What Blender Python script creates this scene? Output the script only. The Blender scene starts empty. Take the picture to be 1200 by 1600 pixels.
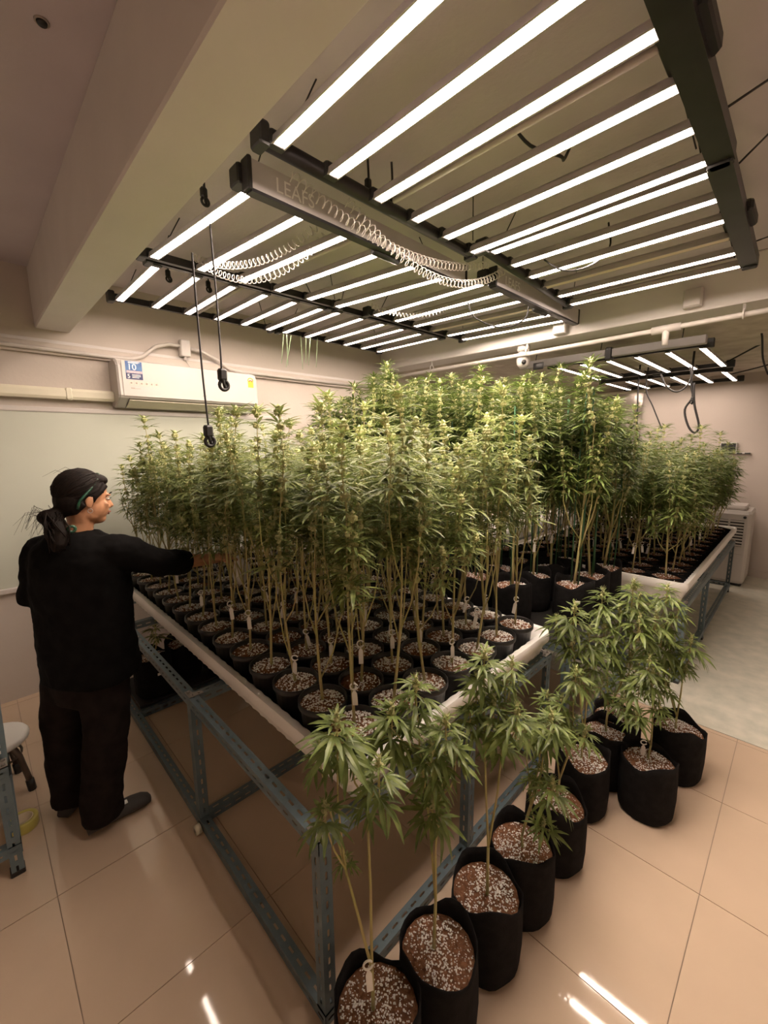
import bpy, math, random
from mathutils import Vector, Matrix, noise
rnd = random.Random(7)
PI = math.pi
V = Vector
scene = bpy.context.scene
C = scene.collection

# ------------------------------------------------------------------ camera, world, exposure
CAM_H = 1.765
FPX = 652.8
def cam_axes(y, p, r):
    y, p, r = (math.radians(a) for a in (y, p, r))
    f = V((math.sin(y) * math.cos(p), math.cos(y) * math.cos(p), math.sin(p)))
    right = V((math.cos(y), -math.sin(y), 0)); up = right.cross(f)
    c, s = math.cos(r), math.sin(r)
    return c * right + s * up, -s * right + c * up, f
RT, UP, FW = cam_axes(44.67, -9.18, -0.536)
cd = bpy.data.cameras.new('camera'); cam = bpy.data.objects.new('camera', cd); C.objects.link(cam)
cd.sensor_fit = 'VERTICAL'; cd.sensor_height = 24.0; cd.lens = FPX / 1600 * 24.0
cd.clip_start = 0.02; cd.clip_end = 100
cam.matrix_world = Matrix(((RT.x, UP.x, -FW.x, 0), (RT.y, UP.y, -FW.y, 0), (RT.z, UP.z, -FW.z, CAM_H), (0, 0, 0, 1)))
scene.camera = cam
w = bpy.data.worlds.new('world'); scene.world = w; w.use_nodes = True
w.node_tree.nodes['Background'].inputs[0].default_value = (0.02, 0.017, 0.015, 1)
w.node_tree.nodes['Background'].inputs[1].default_value = 1.0
vs = scene.view_settings
vs.view_transform = 'Standard'; vs.look = 'None'; vs.gamma = 1.0; vs.use_curve_mapping = False
vs.exposure = 0.32
scene.cycles.diffuse_bounces = 5
scene.cycles.adaptive_threshold = 0.02
LED_STRENGTH = 78.0
LED_COLOR = (1.0, 0.81, 0.675, 1)

def ray(u, v):
    return RT * ((u - 600) / FPX) - UP * ((v - 800) / FPX) + FW
def on_y(u, v, y):
    d = ray(u, v); return V((0, 0, CAM_H)) + d * (y / d.y)
def on_x(u, v, x):
    d = ray(u, v); return V((0, 0, CAM_H)) + d * (x / d.x)
def on_z(u, v, z):
    d = ray(u, v); return V((0, 0, CAM_H)) + d * ((z - CAM_H) / d.z)
def at_dist(u, v, hd):            # point on the sight line at horizontal distance hd
    d = ray(u, v); return V((0, 0, CAM_H)) + d * (hd / math.hypot(d.x, d.y))

# ------------------------------------------------------------------ materials
def mat(name, col, rough=0.6, metal=0.0, spec=0.5, var=0.0, scale=8.0, bump=0.0, bscale=60.0, coat=0.0, col2=None, objrand=0.0):
    m = bpy.data.materials.new(name); m.use_nodes = True
    nt = m.node_tree; b = nt.nodes['Principled BSDF']
    b.inputs['Roughness'].default_value = rough; b.inputs['Metallic'].default_value = metal
    b.inputs['Specular IOR Level'].default_value = spec
    b.inputs['Coat Weight'].default_value = coat
    b.inputs['Base Color'].default_value = (*col, 1)
    tc = nt.nodes.new('ShaderNodeTexCoord')
    if var > 0 or col2:
        n = nt.nodes.new('ShaderNodeTexNoise'); n.inputs['Scale'].default_value = scale; n.inputs['Detail'].default_value = 5
        nt.links.new(tc.outputs['Object'], n.inputs['Vector'])
        r = nt.nodes.new('ShaderNodeValToRGB')
        c2 = col2 or tuple(min(1, c * (1 + var)) for c in col)
        c1 = col if col2 else tuple(c * (1 - var) for c in col)
        r.color_ramp.elements[0].position = 0.3; r.color_ramp.elements[1].position = 0.7
        r.color_ramp.elements[0].color = (*c1, 1); r.color_ramp.elements[1].color = (*c2, 1)
        nt.links.new(n.outputs['Fac'], r.inputs['Fac'])
        out = r.outputs['Color']
        if objrand:
            oi = nt.nodes.new('ShaderNodeObjectInfo'); hs = nt.nodes.new('ShaderNodeHueSaturation')
            mr = nt.nodes.new('ShaderNodeMapRange'); mr.inputs['To Min'].default_value = 1 - objrand; mr.inputs['To Max'].default_value = 1 + objrand
            nt.links.new(oi.outputs['Random'], mr.inputs['Value']); nt.links.new(mr.outputs[0], hs.inputs['Value'])
            nt.links.new(out, hs.inputs['Color']); out = hs.outputs['Color']
        nt.links.new(out, b.inputs['Base Color'])
    if bump > 0:
        n2 = nt.nodes.new('ShaderNodeTexNoise'); n2.inputs['Scale'].default_value = bscale; n2.inputs['Detail'].default_value = 4
        nt.links.new(tc.outputs['Object'], n2.inputs['Vector'])
        bp = nt.nodes.new('ShaderNodeBump'); bp.inputs['Strength'].default_value = bump; bp.inputs['Distance'].default_value = 0.01
        nt.links.new(n2.outputs['Fac'], bp.inputs['Height']); nt.links.new(bp.outputs[0], b.inputs['Normal'])
    return m

def leaf_mat(name, c1, c2, trans=0.3, randv=0.25):
    m = bpy.data.materials.new(name); m.use_nodes = True
    nt = m.node_tree; b = nt.nodes['Principled BSDF']; out = nt.nodes['Material Output']
    tc = nt.nodes.new('ShaderNodeTexCoord'); n = nt.nodes.new('ShaderNodeTexNoise')
    n.inputs['Scale'].default_value = 25; n.inputs['Detail'].default_value = 3
    nt.links.new(tc.outputs['Object'], n.inputs['Vector'])
    r = nt.nodes.new('ShaderNodeValToRGB'); r.color_ramp.elements[0].position = 0.35; r.color_ramp.elements[1].position = 0.68
    r.color_ramp.elements[0].color = (*c1, 1); r.color_ramp.elements[1].color = (*c2, 1)
    nt.links.new(n.outputs['Fac'], r.inputs['Fac'])
    oi = nt.nodes.new('ShaderNodeObjectInfo'); hs = nt.nodes.new('ShaderNodeHueSaturation')
    mr = nt.nodes.new('ShaderNodeMapRange'); mr.inputs['To Min'].default_value = 1 - randv; mr.inputs['To Max'].default_value = 1 + randv
    nt.links.new(oi.outputs['Random'], mr.inputs['Value']); nt.links.new(mr.outputs[0], hs.inputs['Value'])
    nt.links.new(r.outputs['Color'], hs.inputs['Color'])
    nt.links.new(hs.outputs['Color'], b.inputs['Base Color'])
    b.inputs['Roughness'].default_value = 0.42; b.inputs['Specular IOR Level'].default_value = 0.5
    t = nt.nodes.new('ShaderNodeBsdfTranslucent'); nt.links.new(hs.outputs['Color'], t.inputs['Color'])
    mx = nt.nodes.new('ShaderNodeMixShader'); mx.inputs[0].default_value = trans
    nt.links.new(b.outputs[0], mx.inputs[1]); nt.links.new(t.outputs[0], mx.inputs[2]); nt.links.new(mx.outputs[0], out.inputs['Surface'])
    return m

def emit_mat(name, col, s):
    m = bpy.data.materials.new(name); m.use_nodes = True
    nt = m.node_tree; b = nt.nodes['Principled BSDF']
    b.inputs['Base Color'].default_value = (0.8, 0.8, 0.8, 1)
    b.inputs['Emission Color'].default_value = col; b.inputs['Emission Strength'].default_value = s
    return m

M = {}
M['leaf'] = leaf_mat('leaf_green', (0.105, 0.148, 0.034), (0.300, 0.345, 0.120), 0.36)
M['leaf_tall'] = leaf_mat('leaf_green_tall', (0.066, 0.105, 0.020), (0.165, 0.218, 0.056), 0.32)
M['leaf_deep'] = leaf_mat('leaf_green_deep', (0.105, 0.155, 0.036), (0.230, 0.285, 0.085), 0.34, 0.2)
M['bud'] = mat('bud', (0.34, 0.37, 0.14), 0.7, var=0.25, scale=60, col2=(0.60, 0.57, 0.30), objrand=0.15)
M['stem'] = mat('stem', (0.36, 0.36, 0.11), 0.6, scale=14, col2=(0.38, 0.30, 0.15), objrand=0.2)
M['stem_wood'] = mat('stem_wood', (0.44, 0.34, 0.18), 0.7, scale=18, col2=(0.40, 0.40, 0.14))
M['stake'] = mat('green_stake', (0.03, 0.12, 0.05), 0.45, var=0.2)
M['pot'] = mat('black_plastic', (0.017, 0.016, 0.016), 0.34, var=0.2)
M['fabric'] = mat('black_fabric', (0.011, 0.010, 0.010), 0.95, spec=0.15, var=0.3, scale=30, bump=0.4, bscale=400)
M['soil'] = mat('potting_soil', (0.120, 0.052, 0.027), 0.95, spec=0.1, scale=70, col2=(0.28, 0.135, 0.072), bump=0.9, bscale=120)
M['perlite'] = mat('perlite', (0.90, 0.87, 0.82), 0.8, var=0.12, scale=90)
M['tag'] = mat('white_tag', (0.85, 0.83, 0.78), 0.5, var=0.05)
M['tray'] = mat('white_tray_plastic', (0.88, 0.86, 0.83), 0.38, var=0.05, scale=3, bump=0.05, bscale=30)
M['steel'] = mat('blue_painted_steel', (0.105, 0.150, 0.175), 0.42, metal=0.15, scale=9, col2=(0.150, 0.205, 0.230), bump=0.08, bscale=150)
M['zinc'] = mat('zinc_plate', (0.36, 0.33, 0.30), 0.4, metal=0.6, var=0.1)
M['wall'] = mat('cream_wall_paint', (0.57, 0.51, 0.455), 0.7, var=0.04, scale=2.0, bump=0.12, bscale=40)
M['wallfar'] = mat('far_wall_paint', (0.48, 0.42, 0.375), 0.7, var=0.05, scale=1.5, bump=0.12, bscale=40)
M['ceil'] = mat('ceiling_paint', (0.57, 0.51, 0.535), 0.8, var=0.05, scale=2.5, bump=0.1, bscale=50)
M['oldceil'] = mat('stained_ceiling', (0.42, 0.36, 0.30), 0.9, scale=6, col2=(0.60, 0.54, 0.47), bump=0.5, bscale=14)
M['beam'] = mat('beam_paint', (0.70, 0.665, 0.645), 0.75, var=0.04, scale=3, bump=0.1, bscale=40)
M['tile'] = mat('glossy_beige_tile', (0.575, 0.445, 0.330), 0.045, spec=0.5, var=0.035, scale=4, bump=0.010, bscale=7)
M['grout'] = mat('grout', (0.30, 0.235, 0.18), 0.9)
M['vinyl'] = mat('mottled_vinyl', (0.48, 0.49, 0.42), 0.35, scale=9, col2=(0.66, 0.63, 0.54), bump=0.05)
M['board'] = mat('pale_green_board', (0.52, 0.545, 0.465), 0.3, var=0.03, scale=2)
M['white'] = mat('white_plastic', (0.54, 0.505, 0.475), 0.35, var=0.03, scale=4)
M['offwhite'] = mat('ivory_plastic', (0.70, 0.66, 0.52), 0.45, var=0.04, scale=4)
M['pipe'] = mat('painted_pipe', (0.58, 0.54, 0.50), 0.5, var=0.05, scale=10)
M['dark'] = mat('dark_plastic', (0.015, 0.014, 0.014), 0.45, var=0.2)
M['cable'] = mat('black_cable', (0.018, 0.016, 0.016), 0.5, var=0.2)
M['coil'] = mat('coiled_cord', (0.62, 0.58, 0.54), 0.4, var=0.08)
M['alu'] = mat('bar_housing', (0.50, 0.46, 0.46), 0.4, metal=0.5, var=0.08)
M['blackmetal'] = mat('black_metal', (0.035, 0.033, 0.035), 0.35, metal=0.5, var=0.2)
M['greymetal'] = mat('driver_grey_metal', (0.50, 0.47, 0.46), 0.45, metal=0.1, var=0.06)
M['led'] = emit_mat('led_glow', LED_COLOR, LED_STRENGTH)
M['led_mid'] = emit_mat('led_glow_mid', LED_COLOR, LED_STRENGTH * .82)
M['led_low'] = emit_mat('led_glow_dimmed', LED_COLOR, LED_STRENGTH * .36)
M['boxgrey'] = mat('darkened_grey_metal', (0.30, 0.28, 0.275), 0.5, metal=0.1, var=0.06)  # driver grey darkened in the colour to offset direct light from near bars
M['leddim'] = mat('unlit_led_strip', (0.75, 0.62, 0.50), 0.4, var=0.05)
M['skin'] = mat('skin', (0.50, 0.25, 0.135), 0.5, var=0.10, scale=20)
M['lip'] = mat('lip', (0.30, 0.11, 0.075), 0.5, var=0.08)
M['hair'] = mat('black_hair', (0.008, 0.006, 0.005), 0.65, spec=0.12, scale=40, col2=(0.013, 0.008, 0.006), bump=0.15, bscale=300)
M['shirt'] = mat('black_shirt', (0.006, 0.0055, 0.0055), 0.95, spec=0.08, var=0.3, scale=18, bump=0.25, bscale=12)
M['trouser'] = mat('dark_trousers', (0.015, 0.011, 0.010), 0.95, spec=0.1, var=0.3, scale=18, bump=0.25, bscale=12)
M['shoe'] = mat('grey_rubber_shoe', (0.045, 0.040, 0.037), 0.7, var=0.2)
M['greenband'] = mat('green_band', (0.02, 0.11, 0.06), 0.4, scale=90, col2=(0.004, 0.03, 0.015))
M['eye'] = mat('eye_white', (0.7, 0.66, 0.6), 0.2, var=0.03)
M['blue'] = mat('sticker_blue', (0.03, 0.08, 0.26), 0.4, scale=18, col2=(0.07, 0.20, 0.42))
M['navy'] = mat('sticker_navy', (0.02, 0.03, 0.11), 0.4, var=0.1)
M['pink'] = mat('sticker_mauve', (0.50, 0.38, 0.42), 0.5, var=0.15, scale=60)
M['print'] = mat('white_print', (0.85, 0.83, 0.80), 0.5, var=0.02)
M['greyprint'] = mat('grey_print', (0.38, 0.33, 0.29), 0.5, var=0.05)
M['icon'] = mat('icon_grey', (0.62, 0.53, 0.46), 0.5, var=0.08, scale=80)
M['yellow'] = mat('energy_label_yellow', (0.85, 0.50, 0.04), 0.5, var=0.05)
M['red'] = mat('label_red', (0.55, 0.08, 0.03), 0.5, var=0.05)
M['tape'] = mat('yellow_tape', (0.52, 0.46, 0.12), 0.3, var=0.1)
M['card'] = mat('cardboard_core', (0.62, 0.52, 0.36), 0.7, var=0.06)
M['foil'] = mat('silver_foil_sheet', (0.42, 0.37, 0.33), 0.28, metal=0.6, var=0.1, scale=12, bump=0.6, bscale=10)
M['screen'] = mat('dark_screen', (0.03, 0.03, 0.035), 0.2, var=0.1)
M['twine'] = mat('green_twine', (0.30, 0.42, 0.24), 0.6, var=0.1)
M['stoolgrey'] = mat('stool_leg_grey', (0.16, 0.13, 0.11), 0.4, metal=0.4, var=0.15)
M['drip'] = mat('dark_shelf', (0.012, 0.011, 0.010), 0.6, var=0.2)

# ------------------------------------------------------------------ mesh builder
class MB:
    def __init__(s): s.v = []; s.f = []; s.m = []
    def add(s, vs, fs, mi=0):
        o = len(s.v); s.v.extend([tuple(x) for x in vs]); s.f.extend([tuple(i + o for i in f) for f in fs]); s.m.extend([mi] * len(fs))
    def box(s, a, b, mi=0):
        x0, y0, z0 = a; x1, y1, z1 = b
        s.add([(x0, y0, z0), (x1, y0, z0), (x1, y1, z0), (x0, y1, z0), (x0, y0, z1), (x1, y0, z1), (x1, y1, z1), (x0, y1, z1)],
              [(3, 2, 1, 0), (4, 5, 6, 7), (0, 1, 5, 4), (1, 2, 6, 5), (2, 3, 7, 6), (3, 0, 4, 7)], mi)
    def cbox(s, a, b, r=0.01, mi=0):       # box with chamfered edges
        x0, y0, z0 = a; x1, y1, z1 = b; r = min(r, (x1 - x0) / 2.01, (y1 - y0) / 2.01, (z1 - z0) / 2.01)
        def ring(z, i): return [(x0 + r + i, y0 + i, z), (x1 - r - i, y0 + i, z), (x1 - i, y0 + r + i, z), (x1 - i, y1 - r - i, z), (x1 - r - i, y1 - i, z), (x0 + r + i, y1 - i, z), (x0 + i, y1 - r - i, z), (x0 + i, y0 + r + i, z)]
        h = r * .5
        R = [ring(z0, h), ring(z0 + r, 0), ring(z1 - r, 0), ring(z1, h)]
        vs = sum(R, []); fs = []
        for k in range(3):
            for i in range(8): j = (i + 1) % 8; fs.append((k * 8 + i, k * 8 + j, k * 8 + 8 + j, k * 8 + 8 + i))
        fs.append(tuple(range(7, -1, -1))); fs.append(tuple(range(24, 32)))
        s.add(vs, fs, mi)
    def tube(s, pts, rad, n=6, mi=0, cap=True):
        pts = [V(p) for p in pts]; k = len(pts)
        if not hasattr(rad, '__len__'): rad = [rad] * k
        vs = []; fs = []; prev = None
        for i, p in enumerate(pts):
            d = (pts[min(i + 1, k - 1)] - pts[max(i - 1, 0)])
            d = d.normalized() if d.length > 1e-9 else V((0, 0, 1))
            if prev is None:
                a = V((1, 0, 0)) if abs(d.x) < 0.8 else V((0, 1, 0)); u = d.cross(a).normalized()
            else:
                u = (prev - d * prev.dot(d)); u = u.normalized() if u.length > 1e-6 else d.orthogonal().normalized()
            prev = u; q = d.cross(u)
            for j in range(n):
                t = 2 * PI * j / n; vs.append(p + (u * math.cos(t) + q * math.sin(t)) * rad[i])
        for i in range(k - 1):
            for j in range(n):
                l = (j + 1) % n; fs.append((i * n + j, i * n + l, (i + 1) * n + l, (i + 1) * n + j))
        if cap: fs.append(tuple(range(n - 1, -1, -1))); fs.append(tuple((k - 1) * n + j for j in range(n)))
        s.add(vs, fs, mi)
    def lathe(s, prof, n=20, mi=0, c=(0, 0, 0), fn=None):
        vs = []; fs = []; k = len(prof)
        for i, (r, z) in enumerate(prof):
            for j in range(n):
                t = 2 * PI * j / n; rr, zz = (fn(i, t, r, z) if fn else (r, z))
                vs.append((c[0] + rr * math.cos(t), c[1] + rr * math.sin(t), c[2] + zz))
        for i in range(k - 1):
            for j in range(n):
                l = (j + 1) % n; fs.append((i * n + j, i * n + l, (i + 1) * n + l, (i + 1) * n + j))
        if prof[0][0] > 1e-6: fs.append(tuple(range(n - 1, -1, -1)))
        if prof[-1][0] > 1e-6: fs.append(tuple((k - 1) * n + j for j in range(n)))
        s.add(vs, fs, mi)
    def ell(s, c, r, n=10, k=6, mi=0, rot=None):
        c = V(c); vs = []; fs = []
        for i in range(k + 1):
            ph = PI * i / k
            for j in range(n):
                t = 2 * PI * j / n
                p = V((r[0] * math.sin(ph) * math.cos(t), r[1] * math.sin(ph) * math.sin(t), -r[2] * math.cos(ph)))
                if rot is not None: p = rot @ p
                vs.append(c + p)
        for i in range(k):
            for j in range(n):
                l = (j + 1) % n; fs.append((i * n + j, i * n + l, (i + 1) * n + l, (i + 1) * n + j))
        s.add(vs, fs, mi)
    def torus(s, c, R, r, ax=2, n=20, m=8, mi=0, a0=0, a1=2 * PI, rot=None):
        pts = []
        full = abs(a1 - a0 - 2 * PI) < 1e-6
        for i in range(n + 1):
            t = a0 + (a1 - a0) * i / n; p = [0, 0, 0]; p[(ax + 1) % 3] = R * math.cos(t); p[(ax + 2) % 3] = R * math.sin(t)
            p = V(p)
            if rot is not None: p = rot @ p
            pts.append(V(c) + p)
        s.tube(pts, r, m, mi, cap=not full)
    def mesh(s, name, mats, smooth=True):
        me = bpy.data.meshes.new(name); me.from_pydata(s.v, [], s.f)
        if not isinstance(mats, (list, tuple)): mats = [mats]
        for x in mats: me.materials.append(M[x] if isinstance(x, str) else x)
        if len(mats) > 1: me.polygons.foreach_set('material_index', s.m)
        if smooth: me.polygons.foreach_set('use_smooth', [True] * len(s.f))
        me.update(); me.validate()
        return me
    def build(s, name, mats, parent=None, smooth=True, loc=None):
        return place(name, s.mesh(name, mats, smooth), parent, loc)

def place(name, me, parent=None, loc=None, rot=None, scl=None):
    o = bpy.data.objects.new(name, me); C.objects.link(o)
    if parent is not None: o.parent = parent
    if loc is not None: o.location = loc
    if rot is not None: o.rotation_euler = rot
    if scl is not None: o.scale = scl
    return o
def tag(o, label, cat, group=None, kind=None):
    o['label'] = label; o['category'] = cat
    if group: o['group'] = group
    if kind: o['kind'] = kind
    return o
def thing(name, label, cat, loc=(0, 0, 0), rz=0.0, group=None):
    o = bpy.data.objects.new(name, None); C.objects.link(o); o.empty_display_size = 0.05
    o.location = loc; o.rotation_euler = (0, 0, rz)
    return tag(o, label, cat, group)
def struct(o, label=None):
    o['kind'] = 'structure'
    if label: o['label'] = label
    return o
def sharp(o, ang=35):
    me = o.data
    me.set_sharp_from_angle(angle=math.radians(ang)) if hasattr(me, 'set_sharp_from_angle') else None
    return o
def text(name, body, size, mname, parent, loc, rot, extrude=0.0004, align='LEFT', sx=1.0):
    cu = bpy.data.curves.new(name, 'FONT'); cu.body = body; cu.size = size; cu.extrude = extrude; cu.align_x = align
    cu.materials.append(M[mname])
    tmp = bpy.data.objects.new(name + '_curve', cu); C.objects.link(tmp)
    dg = bpy.context.evaluated_depsgraph_get(); me = bpy.data.meshes.new_from_object(tmp.evaluated_get(dg)); me.name = name
    bpy.data.objects.remove(tmp); bpy.data.curves.remove(cu)
    return place(name, me, parent, loc, rot, (sx, 1, 1))
ORD = ['first', 'second', 'third', 'fourth', 'fifth', 'sixth', 'seventh', 'eighth', 'ninth', 'tenth', 'eleventh', 'twelfth', 'thirteenth', 'fourteenth', 'fifteenth', 'sixteenth', 'seventeenth']

# ------------------------------------------------------------------ room shell
X0, X1, Y0, Y1 = -1.75, 7.17, -1.68, 3.784
ZC = 2.95
XV = 3.085
XB = 3.70
def slab(name, a, b, m, label):
    mb = MB(); mb.box(a, b); return struct(mb.build(name, m, smooth=False), label)
floor = slab('floor', (X0, Y0, -0.10), (XV, Y1, -0.004), 'grout', 'glossy beige tiled floor')
xs = [X0] + [0.05 + 0.6 * k for k in range(-2, 6) if 0.05 + 0.6 * k < XV - 0.02] + [XV]
ys = [Y0] + [0.12 + 0.6 * k for k in range(-2, 7) if 0.12 + 0.6 * k < Y1 - 0.02] + [Y1]
for i in range(len(xs) - 1):
    for j in range(len(ys) - 1):
        g = 0.0014; mb = MB(); x0, x1, y0, y1 = xs[i] + g, xs[i + 1] - g, ys[j] + g, ys[j + 1] - g
        cx, cy = (x0 + x1) / 2, (y0 + y1) / 2
        mb.add([(x0 - cx, y0 - cy, 0), (x1 - cx, y0 - cy, 0), (x1 - cx, y1 - cy, 0), (x0 - cx, y1 - cy, 0), (x0 - cx, y0 - cy, -.004), (x1 - cx, y0 - cy, -.004), (x1 - cx, y1 - cy, -.004), (x0 - cx, y1 - cy, -.004)],
               [(0, 1, 2, 3), (0, 4, 5, 1), (1, 5, 6, 2), (2, 6, 7, 3), (3, 7, 4, 0)])
        mb.build('tile', 'tile', floor, smooth=False, loc=(cx, cy, rnd.uniform(-.0002, .0002)))
slab('floor', (XV, Y0, -0.10), (X1, Y1, 0.003), 'vinyl', 'mottled grey green vinyl floor')
slab('wall_left', (X0 - .1, Y1, -0.1), (X1 + .1, Y1 + .1, ZC), 'wall', 'cream painted wall with the air conditioner')
slab('wall_far', (X1, Y0, -0.1), (X1 + .1, Y1, ZC), 'wallfar', 'far beige painted wall')
slab('wall_right', (X0 - .1, Y0 - .1, -0.1), (X1 + .1, Y0, ZC), 'wall', 'cream painted wall out of view on the right')
slab('wall_back', (X0 - .1, Y0, -0.1), (X0, Y1, ZC), 'wall', 'cream painted wall behind the camera')
slab('ceiling', (X0 - .1, Y0 - .1, ZC), (XB, Y1 + .1, ZC + .1), 'ceil', 'painted ceiling above the lights')
mb = MB()   # second ceiling, sagging slightly to the far wall
z0, z1 = 2.655, 2.62
mb.add([(XB + .25, Y0, z0), (X1, Y0, z1), (X1, Y1, z1), (XB + .25, Y1, z0), (XB + .25, Y0, ZC + .1), (X1, Y0, ZC + .1), (X1, Y1, ZC + .1), (XB + .25, Y1, ZC + .1)],
       [(3, 2, 1, 0), (4, 5, 6, 7), (0, 1, 5, 4), (1, 2, 6, 5), (2, 3, 7, 6), (3, 0, 4, 7)])
struct(mb.build('ceiling', 'oldceil', smooth=False), 'stained rough ceiling over the far tables')
def bevelled(name, a, b, m, label, r=.01):
    mb = MB(); mb.cbox(a, b, r); return struct(mb.build(name, m, smooth=False), label)
bevelled('trim_1', (0.43, Y0, 2.565), (0.625, Y1, ZC), 'beam', 'concrete beam across the ceiling beside the lights')
bevelled('trim_2', (XB, Y0, 2.651), (XB + .26, Y1, ZC), 'beam', 'ceiling beam between the two halves of the room')
bevelled('trim_3', (X0, Y1 - .035, 2.40), (XB, Y1, 2.475), 'wall', 'cable trunking along the left wall', .008)
bevelled('trim_4', (X0, Y1 - .012, 2.475), (XB, Y1, 2.50), 'beam', 'thin ledge above the trunking', .004)
bevelled('baseboard_far', (X1 - .015, Y0, 0.003), (X1, Y1, 0.085), 'wallfar', 'low baseboard at the far wall', .004)

# tall pale board with frame
t = thing('wall_board', 'large pale green writing board in thin frame on the left wall', 'board', (-1.2, Y1, 0.81))
mb = MB(); mb.box((0, -.018, 0), (3.5, -.002, 1.22)); mb.build('panel', 'board', t, smooth=False)
for a, b in (((0, -.026, 1.20), (3.5, -.001, 1.235)), ((0, -.035, -.03), (3.5, -.001, .005)), ((3.48, -.026, 0), (3.51, -.001, 1.2))):
    mb = MB(); mb.cbox(a, b, .006); mb.build('frame', 'white', t, smooth=False)
# duct cover
t = thing('pipe_cover', 'ivory pipe cover running along the wall to the air conditioner', 'pipe cover', (-1.2, Y1, 2.10))
mb = MB(); mb.cbox((0, -.075, 0), (2.06, 0, .075), .018); mb.build('cover', 'offwhite', t, smooth=False)
for k in range(3):
    mb = MB(); mb.cbox((.5 + .62 * k, -.079, -.004), (.55 + .62 * k, 0, .079), .012); mb.build('joint_clip', 'offwhite', t, smooth=False)

# ------------------------------------------------------------------ wall air conditioner
def air_con():
    t = thing('air_conditioner', 'white split air conditioner with blue sticker high on the left wall', 'air conditioner', (0.84, Y1, 2.06))
    Wd = 1.10
    prof = [(0, .0), (0, .345), (-.14, .345), (-.19, .325), (-.212, .29), (-.218, .08), (-.205, .062), (-.06, .0)]   # (y,z)
    mb = MB(); n = len(prof)
    xs = [0, .012, Wd - .012, Wd]; ins = [.012, 0, 0, .012]
    vs = []
    for x, i in zip(xs, ins):
        for (y, z) in prof: vs.append((x, min(0, y + (i if y < -.1 else 0)), z - (i if z > .3 else 0) + (i if z < .05 else 0)))
    fs = []
    for k in range(3):
        for j in range(n): l = (j + 1) % n; fs.append((k * n + j, k * n + l, (k + 1) * n + l, (k + 1) * n + j))
    fs.append(tuple(range(n))); fs.append(tuple(3 * n + j for j in range(n - 1, -1, -1)))
    mb.add(vs, fs); mb.build('body', 'white', t, smooth=False)
    mb = MB(); mb.cbox((.03, -.2215, .075), (Wd - .03, -.216, .325), .002); fp = mb.build('front_panel', 'white', t, smooth=False)
    mb = MB(); a = V((.07, -.196, .050)); b = V((.07, -.085, .004))
    nrm = V((0, -.38, -.92)) * .004
    mb.add([a, a + V((Wd - .14, 0, 0)), b + V((Wd - .14, 0, 0)), b, a + nrm, a + nrm + V((Wd - .14, 0, 0)), b + nrm + V((Wd - .14, 0, 0)), b + nrm],
           [(0, 1, 2, 3), (7, 6, 5, 4), (0, 4, 5, 1), (1, 5, 6, 2), (2, 6, 7, 3), (3, 7, 4, 0)])
    mb.build('louver', 'offwhite', t, smooth=False)
    for x in (.068, Wd - .066):
        mb = MB(); mb.tube([(x, -.207, .060), (x - .006, -.09, -.002)], .0018, 5); mb.build('louver_seam', 'dark', t)
    Y = -.2216
    mb = MB(); mb.box((.055, Y - .001, .195), (.165, Y, .322)); s = mb.build('sticker', 'blue', fp, smooth=False); s['label'] = 'blue warranty sticker'
    mb = MB(); mb.box((.055, Y - .0016, .195), (.165, Y - .001, .238)); mb.build('sticker_band', 'navy', fp, smooth=False)
    mb = MB(); mb.box((.060, Y - .0016, .239), (.163, Y - .001, .256)); mb.build('sticker_band', 'pink', fp, smooth=False)
    R = (PI / 2, 0, 0)
    text('sticker_lettering', '10', .062, 'print', fp, (.066, Y - .0018, .262), R)
    text('sticker_lettering', '5', .042, 'print', fp, (.062, Y - .002, .202), R)
    for k in range(3):
        mb = MB(); mb.box((.094, Y - .002, .206 + .010 * k), (.152 - .012 * (k == 0), Y - .0016, .210 + .010 * k)); mb.build('print_line', 'print', fp, smooth=False)
    for k in range(2):
        mb = MB(); mb.box((.075, Y - .002, .309 + .006 * k), (.14 + .01 * k, Y - .001, .312 + .006 * k)); mb.build('print_line', 'print', fp, smooth=False)
    for k in range(6):
        x = .072 + .034 * k
        mb = MB(); mb.box((x, Y - .001, .152), (x + .028, Y, .184)); mb.build('feature_icon', 'icon', fp, smooth=False)
        mb = MB(); mb.lathe([(.0, 0), (.006 + .001 * (k % 2), 0), (.006, .0006), (0, .0006)], 10); o = mb.build('icon_mark', 'greyprint', fp); o.location = (x + .014, Y - .001, .170); o.rotation_euler = (PI / 2, 0, 0)
    mb = MB(); mb.box((.08, Y - .001, .128), (.142, Y, .131)); mb.build('print_line', 'greyprint', fp, smooth=False)
    mb = MB(); mb.box((.08, Y - .001, .131), (.105, Y, .136)); mb.build('print_line', 'greyprint', fp, smooth=False)
    mb = MB(); mb.box((.60, Y - .001, .110), (.630, Y, .116)); mb.build('maker_mark', 'greyprint', fp, smooth=False)
    # energy label
    mb = MB(); mb.box((1.005, Y - .001, .215), (1.055, Y, .272)); e = mb.build('energy_label', 'yellow', fp, smooth=False)
    e['label'] = 'yellow energy label with arched top'
    pts = [(1.03 + .024 * math.cos(a), Y - .0005, .270 + .026 * math.sin(a)) for a in [PI * i / 10 for i in range(11)]]
    mb = MB(); mb.tube(pts, .004, 5); mb.build('label_arch', 'yellow', fp)
    pts = [(1.03 + .014 * math.cos(a), Y - .001, .262 + .014 * math.sin(a)) for a in [PI * i / 8 for i in range(9)]]
    mb = MB(); mb.tube(pts, .003, 5); mb.build('label_arch', 'red', fp)
    return t
air_con()

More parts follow.
